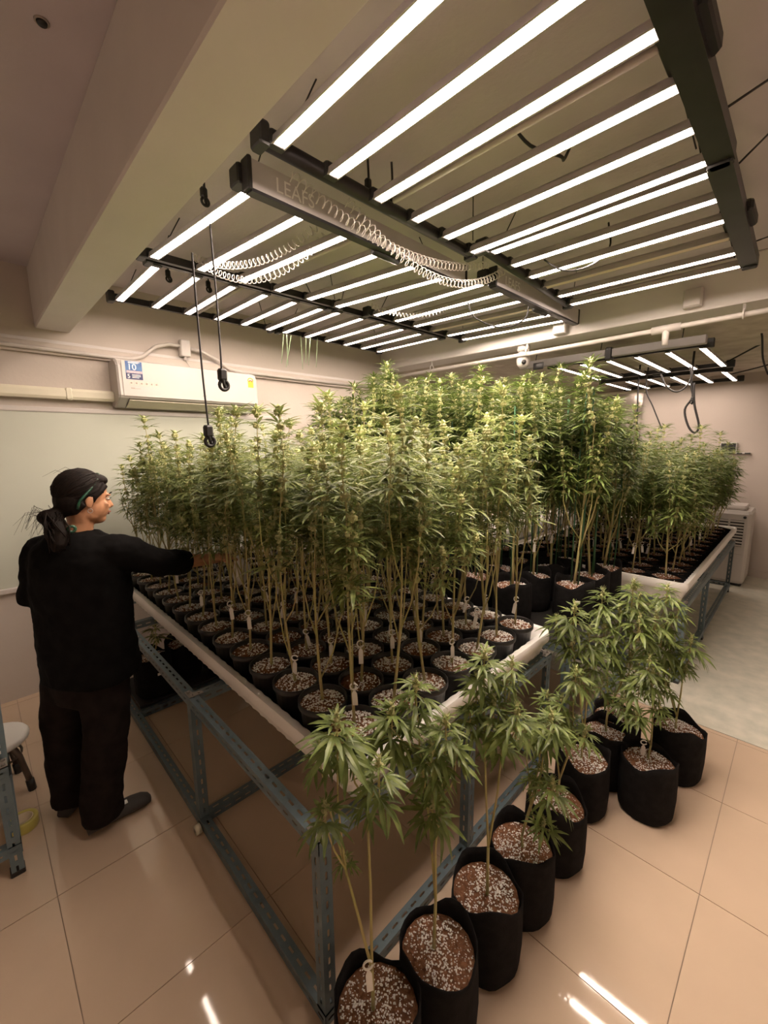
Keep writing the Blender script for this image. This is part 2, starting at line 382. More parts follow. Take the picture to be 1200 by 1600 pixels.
# junction box with conduit above the air conditioner
t = thing('junction_box', 'white junction box on curved conduit above the air conditioner', 'junction box', (1.39, Y1, 2.53))
mb = MB(); mb.cbox((-.04, -.075, -.03), (.04, -.012, .10), .008); mb.build('box', 'white', t, smooth=False)
mb = MB(); mb.tube([(0, -.045, -.03), (0, -.045, -.06)], .012, 8); mb.build('cable_gland', 'white', t)
mb = MB(); mb.tube([(-.04, -.05, .05), (-.12, -.05, .05), (-.22, -.05, .02), (-.32, -.05, -.07), (-.40, -.05, -.10), (-.6, -.05, -.105), (-1.2, -.05, -.10), (-2.5, -.05, -.10)], .014, 8); mb.build('conduit', 'pipe', t)
mb = MB(); mb.tube([(.04, -.05, .04), (.14, -.05, .03), (.26, -.05, -.02), (.38, -.05, -.09), (.47, -.05, -.10), (.9, -.05, -.10), (2.2, -.05, -.095)], .014, 8); mb.build('conduit', 'pipe', t)
mb = MB(); mb.tube([(0, -.05, -.06), (.02, -.06, -.10), (.06, -.06, -.14), (.10, -.06, -.15)], .004, 6); mb.build('wire', 'pipe', t)

# pvc pipe, boxes, cctv at the far beam
t = thing('pvc_pipe', 'white PVC pipe with tee slung along the far ceiling beam', 'pipe', (XB + .02, 0, 2.583))
mb = MB(); mb.tube([(0, -1.6, .02), (0, .3, 0), (0, 1.7, -.02), (0, 3.75, -.03)], .018, 10); mb.build('main_pipe', 'pipe', t)
mb = MB(); mb.tube([(0, .74, -.006), (0, .92, -.009)], .028, 10); mb.build('tee_fitting', 'pipe', t)
mb = MB(); mb.tube([(0, .83, -.005), (0, .83, -.12)], [.024, .020], 10); mb.build('drop_pipe', 'pipe', t)
for y in (-.5, .4, 1.9, 3.0):
    mb = MB(); mb.torus((0, y, 0), .027, .006, ax=1, n=16, m=6); mb.box((-.004, y - .008, .02), (.004, y + .008, .07)); mb.build('pipe_clip', 'pipe', t)
for (y, z, l) in ((.675, 2.745, 'larger white junction box near the right end of the far beam'), (1.585, 2.735, 'small white junction box in the middle of the far beam')):
    t = thing('beam_box', l, 'junction box', (XB, y, z))
    mb = MB(); mb.cbox((-.06, -.055, -.07), (0, .055, .05), .008); mb.build('box', 'white', t, smooth=False)
    mb = MB(); mb.cbox((-.065, -.048, -.063), (-.059, .048, .043), .003); mb.build('lid', 'white', t, smooth=False)
tc = on_x(818, 552, XB + .08)
t = thing('security_camera', 'white dome security camera under the far beam above tall plants', 'security camera', (XB + .08, tc.y, 2.651))
mb = MB(); mb.lathe([(.0, .0), (.055, .0), (.058, -.03), (.05, -.05), (0, -.05)][::-1], 18); mb.build('mount', 'white', t)
mb = MB(); mb.lathe([(0, -.20), (.03, -.195), (.055, -.165), (.062, -.12), (.055, -.07), (.03, -.045)], 18); mb.build('dome', 'white', t)
mb = MB(); mb.ell((-.045, -.03, -.15), (.022, .022, .022), 10, 6); mb.build('lens', 'dark', t)
mb = MB(); mb.cbox((.03, -.18, -.22), (.05, -.08, -.16), .01); mb.build('antenna', 'dark', t)

# ceiling outlet hole
t = thing('ceiling_socket', 'small dark round socket in the left ceiling corner', 'ceiling socket', (0.296, 1.651, ZC))
mb = MB(); mb.lathe([(0, -.010), (.011, -.010), (.014, 0), (0, 0)], 14); mb.build('socket', 'dark', t)
mb = MB(); mb.torus((0, 0, -.002), .016, .003, n=16, m=6); mb.build('rim', 'greyprint', t)

# ------------------------------------------------------------------ LED fixtures
def quad_lerp(c, s, q):   # c = near-left, near-right, far-left, far-right
    return (c[0] * (1 - s) + c[1] * s) * (1 - q) + (c[2] * (1 - s) + c[3] * s) * q
def bar_mesh(L, lit):
    mb = MB()   # housing along +x, opening down
    prof = [(-.026, -.012), (-.022, .012), (-.006, .026), (.006, .026), (.022, .012), (.026, -.012), (.020, -.012), (.020, -.006), (-.020, -.006), (-.020, -.012)]
    n = len(prof); vs = [(x, y, z) for x in (0, L) for (y, z) in prof]
    fs = [(j, (j + 1) % n, n + (j + 1) % n, n + j) for j in range(n)] + [tuple(range(n - 1, -1, -1)), tuple(range(n, 2 * n))]
    mb.add(vs, fs); h = mb.mesh('bar', 'alu', False)
    mb = MB(); mb.box((.012, -.017, -.0115), (L - .012, .017, -.0065)); s = mb.mesh('led_strip', lit or 'leddim', False)
    return h, s
def bar_obj(root, base, a, b, meshes, L, name='light_bar'):
    d = b - a; o = place(name, meshes[0], root, a - base, (0, -math.atan2(d.z, math.hypot(d.x, d.y)), math.atan2(d.y, d.x)), (d.length / L, 1, 1))
    place('led_strip', meshes[1], o); return o
BM_DIM = bar_mesh(1.0, None)
BM_LIT = {k: bar_mesh(1.0, k) for k in ('led', 'led_mid', 'led_low')}
def fixture(label, corners, dim=(), tube_at=0.47, box_end=None, rail_kind=('tube', 'rail'), group='bar lights over the front tables', straps=True, nbars=6, leafs=False, power='led'):
    cs = [V(c) for c in corners]
    base = (cs[0] + cs[1] + cs[2] + cs[3]) / 4
    t = thing('led_grow_light', label, 'grow light', base, 0, group)
    ux = (cs[1] - cs[0]).normalized(); uy = (cs[2] - cs[0]).normalized(); up = V((0, 0, 1))
    for k in range(nbars):
        s = k / (nbars - 1); a = quad_lerp(cs, s, 0.0); b = quad_lerp(cs, s, 1.0)
        bar_obj(t, base, a, b, BM_DIM if k in dim else BM_LIT[power], 1.0)
        for e, sg in ((a, -1), (b, 1)):
            mb = MB(); q = e - base + uy * (0.012 * sg) + up * .004
            mb.cbox((q.x - .03, q.y - .018, q.z - .016), (q.x + .03, q.y + .018, q.z + .03), .006); mb.build('bar_end_cap', 'dark', t, smooth=False)
    # slim driver tube along the centre
    a = quad_lerp(cs, tube_at, .02) + up * .012; b = quad_lerp(cs, tube_at, .98) + up * .012
    mb = MB(); mb.tube([a - base, b - base], .011, 8); mb.build('cable_tube', 'coil', t)
    # cross rails at the two ends, carried on top of the bars
    for q, kind in zip((-.035, 1.035), rail_kind):
        a = quad_lerp(cs, -.04, q) - base; b = quad_lerp(cs, 1.04, q) - base
        mb = MB()
        if kind == 'tube':
            mb.tube([a + up * .012, b + up * .012], .027, 12); rn = 'round_rail'
        elif kind == 'slab':
            ax = (b - a); nrm = uy * .038
            vs = []
            for p in (a, b):
                for (e, zz) in ((-1, -.012), (-1, .04), (-.5, .055), (.5, .055), (1, .04), (1, -.012)): vs.append(p + nrm * e + up * zz)
            mb.add(vs, [(j, (j + 1) % 6, 6 + (j + 1) % 6, 6 + j) for j in range(6)] + [(5, 4, 3, 2, 1, 0), (6, 7, 8, 9, 10, 11)]); rn = 'end_rail'
        else:
            nrm = uy * .014; vs = []
            for p in (a, b):
                for e, zz in ((-1, -.006), (-1, .034), (1, .034), (1, -.006)): vs.append(p + nrm * e + up * zz)
            mb.add(vs, [(j, (j + 1) % 4, 4 + (j + 1) % 4, 4 + j) for j in range(4)] + [(3, 2, 1, 0), (4, 5, 6, 7)]); rn = 'flat_rail'
        mb.build(rn, 'blackmetal', t, smooth=(kind == 'tube'))
        for p in (a, b):
            mb = MB(); mb.cbox((p.x - .02, p.y - .035, p.z - .02), (p.x + .02, p.y + .035, p.z + .05), .006); mb.build('rail_end_cap', 'dark', t, smooth=False)
    if leafs:   # long driver box with lettering on the near side
        x0, x1 = leafs; a = cs[0] - uy * .075; pa = V((x0, a.y, a.z)); pb = pa + ux * ((x1 - x0) / ux.x)
        nrm = uy * .03; vs = []
        for p in (pa - base, pb - base):
            for e, zz in ((-1, -.042), (-1, .056), (.4, .056), (.4, -.030)): vs.append(p + nrm * e + up * zz)
        mb = MB(); mb.add(vs, [(j, (j + 1) % 4, 4 + (j + 1) % 4, 4 + j) for j in range(4)] + [(3, 2, 1, 0), (4, 5, 6, 7)])
        bx = mb.build('driver_box', 'greymetal', t, smooth=False)
        vs = []
        for p in (pa - base, pb - base):
            for e, zz in ((-1.0, -.054), (-1.0, -.0425), (.4, -.0425), (.4, -.054)): vs.append(p + nrm * e + up * zz)
        mb = MB(); mb.add(vs, [(j, (j + 1) % 4, 4 + (j + 1) % 4, 4 + j) for j in range(4)] + [(3, 2, 1, 0), (4, 5, 6, 7)]); mb.build('under_channel', 'blackmetal', t, smooth=False)
        for p, sg in ((pa - base, -1), (pb - base, 1)):
            mb = MB(); q = p + ux * .004 * sg; mb.cbox((q.x - .009, q.y - .036, q.z - .048), (q.x + .009, q.y + .020, q.z + .062), .004); mb.build('box_end_cap', 'dark', t, smooth=False)
        p = pa - base - nrm * 1.02 + ux * .10 - up * .018
        text('lettering', 'LEAFS', .074, 'print', bx, p, (PI / 2, 0, math.atan2(ux.y, ux.x)), sx=.95)
        mb = MB(); m_ = (pa + pb) / 2 - base; mb.tube([m_ - ux * .02 + uy * .02 - up * .05, m_ + ux * .15 + uy * .02 - up * .05], .020, 10); mb.build('dimmer_knob', 'dark', t)
    else:
        m_ = quad_lerp(cs, .5, -.035) - base
        mb = MB(); mb.cbox((m_.x - .10, m_.y - .06, m_.z + .01), (m_.x + .10, m_.y + .06, m_.z + .06), .01); mb.build('driver_box', 'dark', t, smooth=False)
    if straps:
        for s in (.03, .97):
            for q in (.03, .97):
                p = quad_lerp(cs, s, q) - base; top = V((p.x * .86, p.y * .9, ZC - base.z - .001))
                mb = MB(); mb.tube([p + up * .03, top], .0028, 5); mb.build('hanging_wire', 'cable', t)
    return t
Z = 2.75
fixture('nearest bar light, left half of the row closest to the camera', [(.853, .365, Z), (1.985, .365, Z), (.853, 1.345, Z), (1.985, 1.345, Z)], rail_kind=('slab', 'tube'))
fixture('near bar light on the right, with one unlit bar', [(2.075, .37, Z), (3.23, .385, Z), (2.06, 1.27, Z), (3.20, 1.32, Z)], dim=(3,), rail_kind=('slab', 'tube'))
fixture('middle bar light with LEAFS box, left half beside the ceiling beam', [(.90, 1.66, Z), (2.144, 1.66, Z), (.82, 2.53, Z), (2.01, 2.50, Z)], rail_kind=('rail', 'rail'), leafs=(.865, 2.24), power='led_mid')
fixture('middle bar light with LEAFS box, right half', [(2.40, 1.54, Z), (3.56, 1.52, Z), (2.35, 2.46, Z), (3.48, 2.44, Z)], dim=(3,), rail_kind=('rail', 'rail'), leafs=(2.385, 3.60), power='led_mid')
fixture('far bar light nearest the air conditioner wall', [(.862, 2.64, Z), (1.955, 2.61, Z), (.86, 3.40, Z), (1.955, 3.37, Z)], rail_kind=('rail', 'rail'), power='led_low')
fixture('far bar light above the tallest plants at the back', [(2.10, 2.59, Z), (3.25, 2.57, Z), (2.11, 3.36, Z), (3.25, 3.36, Z)], rail_kind=('rail', 'rail'), power='led_low')
Z2 = 2.52
def rig2(lbl, x0, x1, y0, pitch, n, box):
    fixture(lbl, [(x0, y0, Z2), (x0, y0 + pitch * (n - 1), Z2), (x1, y0, Z2), (x1, y0 + pitch * (n - 1), Z2)], rail_kind=('rail', 'rail'), group='bar lights over the far table', nbars=n, straps=False, power='led_low')
rig2('far right bar light with grey driver box above the far table', 4.33, 5.52, .70, .235, 6, True)
rig2('smallest bar light at the far end of the far table', 5.95, 6.92, .75, .235, 6, True)
t = thing('driver_box_rail', 'pale grey driver box rail under the far beam', 'driver box', (4.10, 1.2, Z2 - .03), 0)
for (ya, yb) in ((-.56, .10), (.15, .95)):
    mb = MB(); mb.cbox((-.03, ya, .01), (.03, yb, .075), .006); mb.build('driver_box', 'boxgrey', t, smooth=False)
mb = MB(); mb.cbox((-.035, .10, -.01), (.035, .15, .09), .006); mb.build('joint', 'dark', t, smooth=False)
for y in (-.4, .2, .8):
    mb = MB(); mb.tube([(0, y, .07), (.03, y, .165)], .004, 5); mb.build('hanging_wire', 'cable', t)

# coiled cords
def helix(path, R, turns, r, name, label, per=8):
    pts = []; P = [V(p) for p in path]; n = turns * per
    seg = [(P[i + 1] - P[i]).length for i in range(len(P) - 1)]; tot = sum(seg)
    def pos(t):
        d = t * tot
        for i, s_ in enumerate(seg):
            if d <= s_ or i == len(seg) - 1: return P[i].lerp(P[i + 1], d / s_)
            d -= s_
    for i in range(n + 1):
        t = i / n; c = pos(t); tg = (pos(min(1, t + .02)) - pos(max(0, t - .02))).normalized(); u = tg.cross(V((0, 0, 1))).normalized(); q = tg.cross(u)
        a = 2 * PI * i / per; pts.append(c + (u * math.cos(a) + q * math.sin(a)) * R)
    mb = MB(); mb.tube([p - P[0] for p in pts], r, 5); o = mb.build(name, 'coil', None); o.location = P[0]
    return tag(o, label, 'cord')
def sag(a, b, drop, n=12):
    a = V(a); b = V(b); return [a.lerp(b, i / n) - V((0, 0, drop * 4 * (i / n) * (1 - i / n))) for i in range(n + 1)]
helix(sag((1.0, 1.50, 2.78), (2.30, 1.44, 2.80), .12), .020, 44, .0024, 'coiled_cord', 'upper coiled white cord drooping below the left LEAFS box')
helix(sag((1.25, 1.47, 2.77), (2.45, 1.42, 2.80), .18), .020, 40, .0024, 'coiled_cord', 'lower coiled white cord drooping below the left LEAFS box')
helix(sag((1.32, 1.75, 2.80), (1.02, 2.50, 2.79), .10), .018, 30, .0024, 'coiled_cord', 'coiled white cord curving over the second lit bar, upper one')
helix(sag((1.40, 1.80, 2.80), (1.06, 2.48, 2.76), .14), .018, 28, .0024, 'coiled_cord', 'coiled white cord curving under the second lit bar, lower one')
helix(sag((2.75, 1.95, 2.80), (2.25, 2.40, 2.78), .08), .016, 26, .0024, 'coiled_cord', 'dim coiled cord above the right middle light')

def cord(pts, r, label, name='power_cord', m='cable', cat='cord', n=6, plug=None, smooth_it=True):
    P = [V(p) for p in pts]
    if smooth_it and len(P) > 2:      # catmull-rom
        Q = []
        for i in range(len(P) - 1):
            p0, p1, p2, p3 = P[max(i - 1, 0)], P[i], P[i + 1], P[min(i + 2, len(P) - 1)]
            for k in range(5):
                t = k / 5; Q.append(.5 * ((2 * p1) + (p2 - p0) * t + (2 * p0 - 5 * p1 + 4 * p2 - p3) * t * t + (3 * p1 - p0 - 3 * p2 + p3) * t ** 3))
        Q.append(P[-1]); P = Q
    o0 = P[0].copy()
    t = thing(name, label, cat, o0)
    mb = MB(); mb.tube([p - o0 for p in P], r, n); mb.build('cable', m, t)
    if plug is not None:
        q = V(plug) - o0
        mb = MB(); mb.cbox((q.x - .014, q.y - .013, q.z - .028), (q.x + .014, q.y + .013, q.z + .012), .006); mb.build('plug', 'dark', t, smooth=False)
        mb = MB(); mb.torus(q + V((.004, 0, -.042)), .016, .006, ax=1, n=16, m=6); mb.build('coil_knot', 'dark', t)
        mb = MB(); mb.torus(q + V((.012, .008, -.030)), .020, .005, ax=1, n=16, m=6, rot=Matrix.Rotation(.9, 3, 'Z')); mb.build('coil_knot', 'dark', t)
    return t
YC = 1.45
cord([on_y(300, 395, YC), on_y(309, 500, YC), on_y(317, 590, YC), on_y(326, 668, YC)], .0032, 'black cord with coiled end hanging lowest before the air conditioner', plug=on_y(325, 670, YC))
cord([on_y(328, 350, YC), on_y(337, 450, YC), on_y(344, 540, YC), on_y(346, 578, YC)], .0032, 'black cord with plug hanging in front of the yellow label', plug=on_y(347, 582, YC))
cord([(1.86, .80, 2.94), (1.80, .80, 2.86), (1.72, .78, 2.83), (1.60, .84, 2.84), (1.52, .88, 2.90)], .006, 'thick black cable looping down from ceiling between near bars')
cord([(2.62, .90, 2.94), (2.60, .88, 2.80), (2.50, .95, 2.70), (2.42, 1.05, 2.69), (2.36, 1.13, 2.75)], .005, 'thin black cable looping under the right near light')
cord([(2.55, 1.75, 2.72), (2.60, 1.72, 2.62), (2.75, 1.60, 2.56), (2.88, 1.50, 2.62), (2.90, 1.48, 2.74)], .005, 'black cable loop hanging under the right LEAFS box')
for k, (u1, v1, u2, v2) in enumerate(((1130, 172, 1200, 125), (1155, 255, 1200, 210), (1178, 378, 1200, 370))):
    a = on_z(u1, v1, 2.80); b = on_z(u2, v2, 2.94)
    cord([a, b], .004, ['taut black wire at the right edge, highest', 'taut black wire at the right edge, second from top', 'taut black wire at the right edge, lowest'][k], 'suspension_wire', cat='wire')
# far ceiling cables
def fz(u, v): 
    x = 5.6
    return on_x(u, v, x)
cord([on_x(1100, 545, 5.2), on_x(1150, 520, 4.9), on_x(1200, 500, 4.8)], .007, 'black cable running to the right below stained ceiling, upper one')
cord([on_x(1128, 570, 5.6), on_x(1165, 550, 5.4), on_x(1200, 532, 5.3)], .008, 'black cable running to the right below stained ceiling, middle one')
cord([on_x(1140, 585, 6.2), on_x(1170, 578, 6.2), on_x(1200, 570, 6.2)], .007, 'black cable running to the right below stained ceiling, lowest one')
cord([on_x(1200, 490, 4.7), on_x(1185, 500, 4.7), on_x(1178, 510, 4.7), on_x(1190, 520, 4.8), on_x(1192, 560, 5.0), on_x(1200, 585, 5.1)], .008, 'tangled black cable hanging at the right edge of ceiling')
cord([on_x(1033, 585, 5.0), on_x(1040, 602, 5.0), on_x(1055, 612, 5.0), on_x(1070, 606, 5.0), on_x(1080, 590, 5.0), on_x(1078, 572, 5.0)], .008, 'black cable loop under the far right light')
cord([V((5.2, on_x(1080, 598, 5.2).y, 2.648)), on_x(1080, 598, 5.2), on_x(1082, 620, 5.2), on_x(1070, 640, 5.2), on_x(1075, 665, 5.2), on_x(1085, 676, 5.2), on_x(1092, 665, 5.2), on_x(1085, 632, 5.2), on_x(1084, 598, 5.2)], .010, 'long black cable bundle dangling below the far right light', plug=on_x(1082, 622, 5.2))
cord([V((5.6, on_x(997, 610, 5.6).y, 2.642)), on_x(997, 610, 5.6), on_x(996, 640, 5.6), on_x(995, 668, 5.6)], .009, 'short black cable hanging before the silver sheet')
cord([V((5.6, on_x(1010, 610, 5.6).y, 2.642)), on_x(1010, 610, 5.6), on_x(1020, 635, 5.6), on_x(1034, 670, 5.6)], .007, 'slanted black cable hanging beside the silver sheet')
# straps and plugs above left lights
for k, (u, v) in enumerate(((318, 298), (262, 425), (325, 442), (575, 285), (612, 290))):
    p = on_z(u, v, 2.86)
    cord([p + V((0, 0, ZC - 2.861)), p + V((.004, 0, .02)), p], .005, ['black hanging strap bundle beside the ceiling beam', 'small black plug under the far left light', 'second small black plug under the far left light', 'black ratchet cords above the near left light', 'second black ratchet cords above the near light'][k], 'ratchet_cord', plug=p)
# twine strings from far light
for k, (u, u2) in enumerate(((443, 440), (448, 450), (455, 447), (470, 473), (478, 478), (485, 482), (496, 494))):
    a = on_y(u, 522 + k, 3.33); b = on_y(u2, 568 + 3 * (k % 4), 3.33)
    mb = MB(); mb.tube([a - a, b - a], .0028, 4); o = mb.build('support_string', 'twine'); o.location = a
    tag(o, 'pale green support string hanging from the far light, %s from left' % ORD[k], 'string', 'support strings under the far light')

# ------------------------------------------------------------------ slotted steel tables
def angle_bar(name, p0, p1, da, db, parent, w=.042, th=.0022, pitch=.05, m='steel'):
    """slotted L profile: corner edge p0-p1, flanges along da and db"""
    p0, p1, da, db = V(p0), V(p1), V(da), V(db)
    d = (p1 - p0); L = d.length; d.normalize(); n = max(1, int(L / pitch)); st = L / n
    mb = MB()
    for fl, nn in ((da, db), (db, da)):
        a0, a1 = w * .42, w * .62
        for side in (0, 1):
            off = nn * (th * side)
            vs = []; fs = []
            for k in range(n):
                y0 = k * st
                ys_ = (y0, y0 + st * .22, y0 + st * .78, y0 + st)
                b = len(vs)
                for y in ys_:
                    for x in (0, a0, a1, w): vs.append(p0 + d * y + fl * x + off)
                for r in range(3):
                    for c in range(3):
                        if r == 1 and c == 1: continue
                        q = (b + r * 4 + c, b + r * 4 + c + 1, b + r * 4 + 5 + c, b + r * 4 + 4 + c)
                        fs.append(q if side == 0 else q[::-1])
            mb.add(vs, fs)
        e = p0 + fl * w; vs = [e, e + d * L, e + d * L + nn * th, e + nn * th]; mb.add(vs, [(0, 1, 2, 3)])
        for q in (p0, p0 + d * L): mb.add([q, q + fl * w, q + fl * w + nn * th, q + nn * th], [(0, 1, 2, 3)])
    return mb.build(name, m, parent, smooth=False)
X, Y_, Zv = V((1, 0, 0)), V((0, 1, 0)), V((0, 0, 1))
def gusset(root, p, u, v, n):
    p, u, v, n = V(p), V(u), V(v), V(n); s = .062
    sh = [(0, 0), (1, 0), (1, .35), (.55, .45), (.42, .58), (.35, 1), (0, 1)]
    vs = [p + u * (a * s) + v * (b * s) + n * .001 for a, b in sh] + [p + u * (a * s) + v * (b * s) + n * .004 for a, b in sh]
    k = len(sh); mb = MB(); mb.add(vs, [tuple(range(k - 1, -1, -1)), tuple(range(k, 2 * k))] + [(j, (j + 1) % k, k + (j + 1) % k, k + j) for j in range(k)])
    o = mb.build('corner_plate', 'zinc', root, smooth=False)
    for a, b in ((.2, .2), (.75, .18), (.18, .75)):
        c = p + u * (a * s) + v * (b * s); mb = MB(); mb.tube([c + n * .004, c + n * .010], [.008, .006], 6); mb.build('bolt', 'zinc', o)
def table(label, x0, x1, y0, y1, ztop, group='slotted steel tables', xmids=(), ymids=(), low=0.04, cross_y=(), cross_x=()):
    t = thing('steel_table', label, 'table', (x0, y0, 0), 0, group)
    B = V((x0, y0, 0)); lx = x1 - x0; ly = y1 - y0
    # legs
    spots = [(0, 0, X, Y_), (lx, 0, -X, Y_), (0, ly, X, -Y_), (lx, ly, -X, -Y_)]
    for xm in xmids: spots += [(xm - x0, 0, X, Y_), (xm - x0, ly, X, -Y_)]
    for ym in ymids: spots += [(0, ym - y0, X, Y_), (lx, ym - y0, -X, Y_)]
    for (x, y, da, db) in spots:
        angle_bar('leg', (x, y, .004), (x, y, ztop - .003), da, db, t)
        mb = MB(); mb.cbox((min(x, x + da.x * .045) - .002, min(y, y + db.y * .045) - .002, 0), (max(x, x + da.x * .045) + .002, max(y, y + db.y * .045) + .002, .022), .003); mb.build('foot', 'dark', t, smooth=False)
    e = .003
    for z, lab in ((ztop, 'top_rail'), (low + .042, 'bottom_rail')):
        for x, s in ((-e, 1), (lx + e, -1)): angle_bar(lab, (x, -e, z), (x, ly + e, z), X * s, -Zv, t)
        for y, s in ((-e, 1), (ly + e, -1)): angle_bar(lab, (-e, y, z), (lx + e, y, z), Y_ * s, -Zv, t)
    for ym in list(ymids) + list(cross_y): 
        angle_bar('cross_rail', (.006, ym - y0 + .004, ztop - .0024), (lx - .006, ym - y0 + .004, ztop - .0024), Y_, -Zv, t)
        angle_bar('cross_rail', (.006, ym - y0 + .004, low + .04), (lx - .006, ym - y0 + .004, low + .04), Y_, -Zv, t)
    for xm in cross_x: angle_bar('cross_rail', (xm - x0, .006, ztop - .0024), (xm - x0, ly - .006, ztop - .0024), X, -Zv, t)
    for (x, y, u, v) in ((0, 0, X, Y_), (lx, 0, -X, Y_), (0, ly, X, -Y_), (lx, ly, -X, -Y_)): gusset(t, V((x, y, ztop)), u, v, Zv)
    for ym in ymids:
        gusset(t, V((.0, ym - y0, ztop)), X, Y_, Zv)
    return t
tA = table('nearest blue slotted steel table holding the big white tray', .575, 2.085, .855, 3.40, .66, xmids=(1.33,), ymids=(1.82,), low=.005, cross_y=(2.9,), cross_x=())
# caster on the leg beside the person
mb = MB(); mb.tube([(-.010, .945, .022), (-.034, .945, .022)], .022, 16); c = mb.build('caster_wheel', 'offwhite', tA)
mb = MB(); mb.tube([(-.034, .945, .022), (-.037, .945, .022)], .009, 8); mb.build('hub', 'zinc', c)

def tray(label, x0, x1, y0, y1, zr, depth=.135, group='white plastic grow trays', wave=.006, rc=.06):
    t = thing('grow_tray', label, 'tray', (x0, y0, zr - depth), 0, group)
    lx, ly = x1 - x0, y1 - y0
    def outline(inset, wv):
        r = max(.012, rc - inset); pts = []
        segs = []
        cs = [(inset + r, inset + r, PI, 1.5 * PI), (lx - inset - r, inset + r, 1.5 * PI, 2 * PI), (lx - inset - r, ly - inset - r, 0, .5 * PI), (inset + r, ly - inset - r, .5 * PI, PI)]
        for i, (cx, cy, a0, a1) in enumerate(cs):
            for k in range(6):
                a = a0 + (a1 - a0) * k / 5; pts.append((cx + r * math.cos(a), cy + r * math.sin(a)))
            nx_, ny_ = cs[(i + 1) % 4][0], cs[(i + 1) % 4][1]
            p = pts[-1]; na = cs[(i + 1) % 4][2]; q = (nx_ + r * math.cos(na), ny_ + r * math.sin(na))
            Ls = (lx if i % 2 == 0 else ly); nseg = int(round(Ls / .0115)); dx, dy = q[0] - p[0], q[1] - p[1]; ll = math.hypot(dx, dy); n_ = (-dy / ll, dx / ll)
            for k in range(1, nseg):
                s_ = k / nseg; wv_ = wv * (.5 - .5 * math.cos(k * 2 * PI / 6)); pts.append((p[0] + dx * s_ + n_[0] * wv_, p[1] + dy * s_ + n_[1] * wv_))
        return pts
    prof = [(.050, 0, 0), (.044, .004, wave), (.020, depth * .55, wave), (.016, depth * .60, 0), (.010, depth * .62, 0), (.004, depth * .62, 0), (0, depth * .67, 0), (0, depth * .93, 0), (.004, depth, 0), (.026, depth, wave * .6), (.032, depth * .97, wave * .6), (.052, .022, wave), (.058, .018, 0)]
    vs = []; fs = []; rings = [outline(i, wv) for i, z, wv in prof]; n = len(rings[0])
    for (i, z, wv), rg in zip(prof, rings): vs += [(x, y, z) for x, y in rg]
    for k in range(len(prof) - 1):
        for j in range(n): l = (j + 1) % n; fs.append((k * n + j, k * n + l, (k + 1) * n + l, (k + 1) * n + j))
    fs.append(tuple(range(n - 1, -1, -1))); fs.append(tuple((len(prof) - 1) * n + j for j in range(n)))
    mb = MB(); mb.add(vs, fs); o = mb.build('shell', 'tray', t); sharp(o, 50)
    # drain spout at near left corner
    return t
trA = tray('biggest white tray filled with small black pots, in front', .69, 2.075, .845, 3.44, .80)

# ------------------------------------------------------------------ plant meshes
def leaflet(mb, o, d, nrm, L, W, curl, seg=3, mi=0, fold=.22, serr=0.0):
    d = d.normalized(); side = d.cross(nrm).normalized(); up = side.cross(d).normalized()
    vs = [o]; fs = []
    for k in range(1, seg):
        t = k / seg; wv = W * math.sin(PI * min(1, t ** .75 * 1.0)) ** .9
        if serr and k % 2: wv *= 1 - serr
        c = o + d * (L * t) - up * (curl * L * t * t)
        vs += [c, c + side * wv + up * (fold * wv), c - side * wv + up * (fold * wv)]
    vs.append(o + d * L - up * (curl * L)); last = len(vs) - 1
    fs += [(0, 2, 1), (0, 1, 3)]
    for k in range(1, seg - 1):
        a = 1 + (k - 1) * 3; b = a + 3; fs += [(a, a + 1, b + 1, b), (a + 2, a, b, b + 2)]
    a = 1 + (seg - 2) * 3; fs += [(a, a + 1, last), (a + 2, a, last)]
    mb.add(vs, fs, mi)
def fan(mb, o, d, nrm, L, n, curl, r, seg=3, W=.085, serr=0.0, mi=0):
    d = d.normalized(); side = d.cross(nrm).normalized()
    if n == 7: A = (-2.0, -1.25, -.6, 0, .6, 1.25, 2.0); S = (.35, .65, .88, 1, .88, .65, .35)
    elif n == 5: A = (-1.35, -.62, 0, .62, 1.35); S = (.5, .85, 1, .85, .5)
    else: A = (-.7, 0, .7); S = (.72, 1, .72)
    for a, s_ in zip(A, S):
        a += r.uniform(-.08, .08); dd = d * math.cos(a) + side * math.sin(a)
        leaflet(mb, o, dd, nrm, L * s_, L * s_ * W, curl * r.uniform(.6, 1.4), seg, mi, serr=serr)
def blob(mb, c, r, rr, mi):
    n, k = 5, 3; vs = []; fs = []
    vs.append(c - V((0, 0, r * 1.1)))
    for i in range(1, k):
        ph = PI * i / k
        for j in range(n):
            t = 2 * PI * (j + .5 * i) / n; q = r * rr.uniform(.8, 1.2)
            vs.append(c + V((q * math.sin(ph) * math.cos(t), q * math.sin(ph) * math.sin(t), -q * 1.15 * math.cos(ph))))
    vs.append(c + V((0, 0, r * 1.35))); top = len(vs) - 1
    for j in range(n):
        l = (j + 1) % n; fs.append((0, 1 + l, 1 + j)); fs.append((1 + j, 1 + l, 1 + n + l, 1 + n + j)); fs.append((1 + n + j, 1 + n + l, top))
    mb.add(vs, fs, mi)
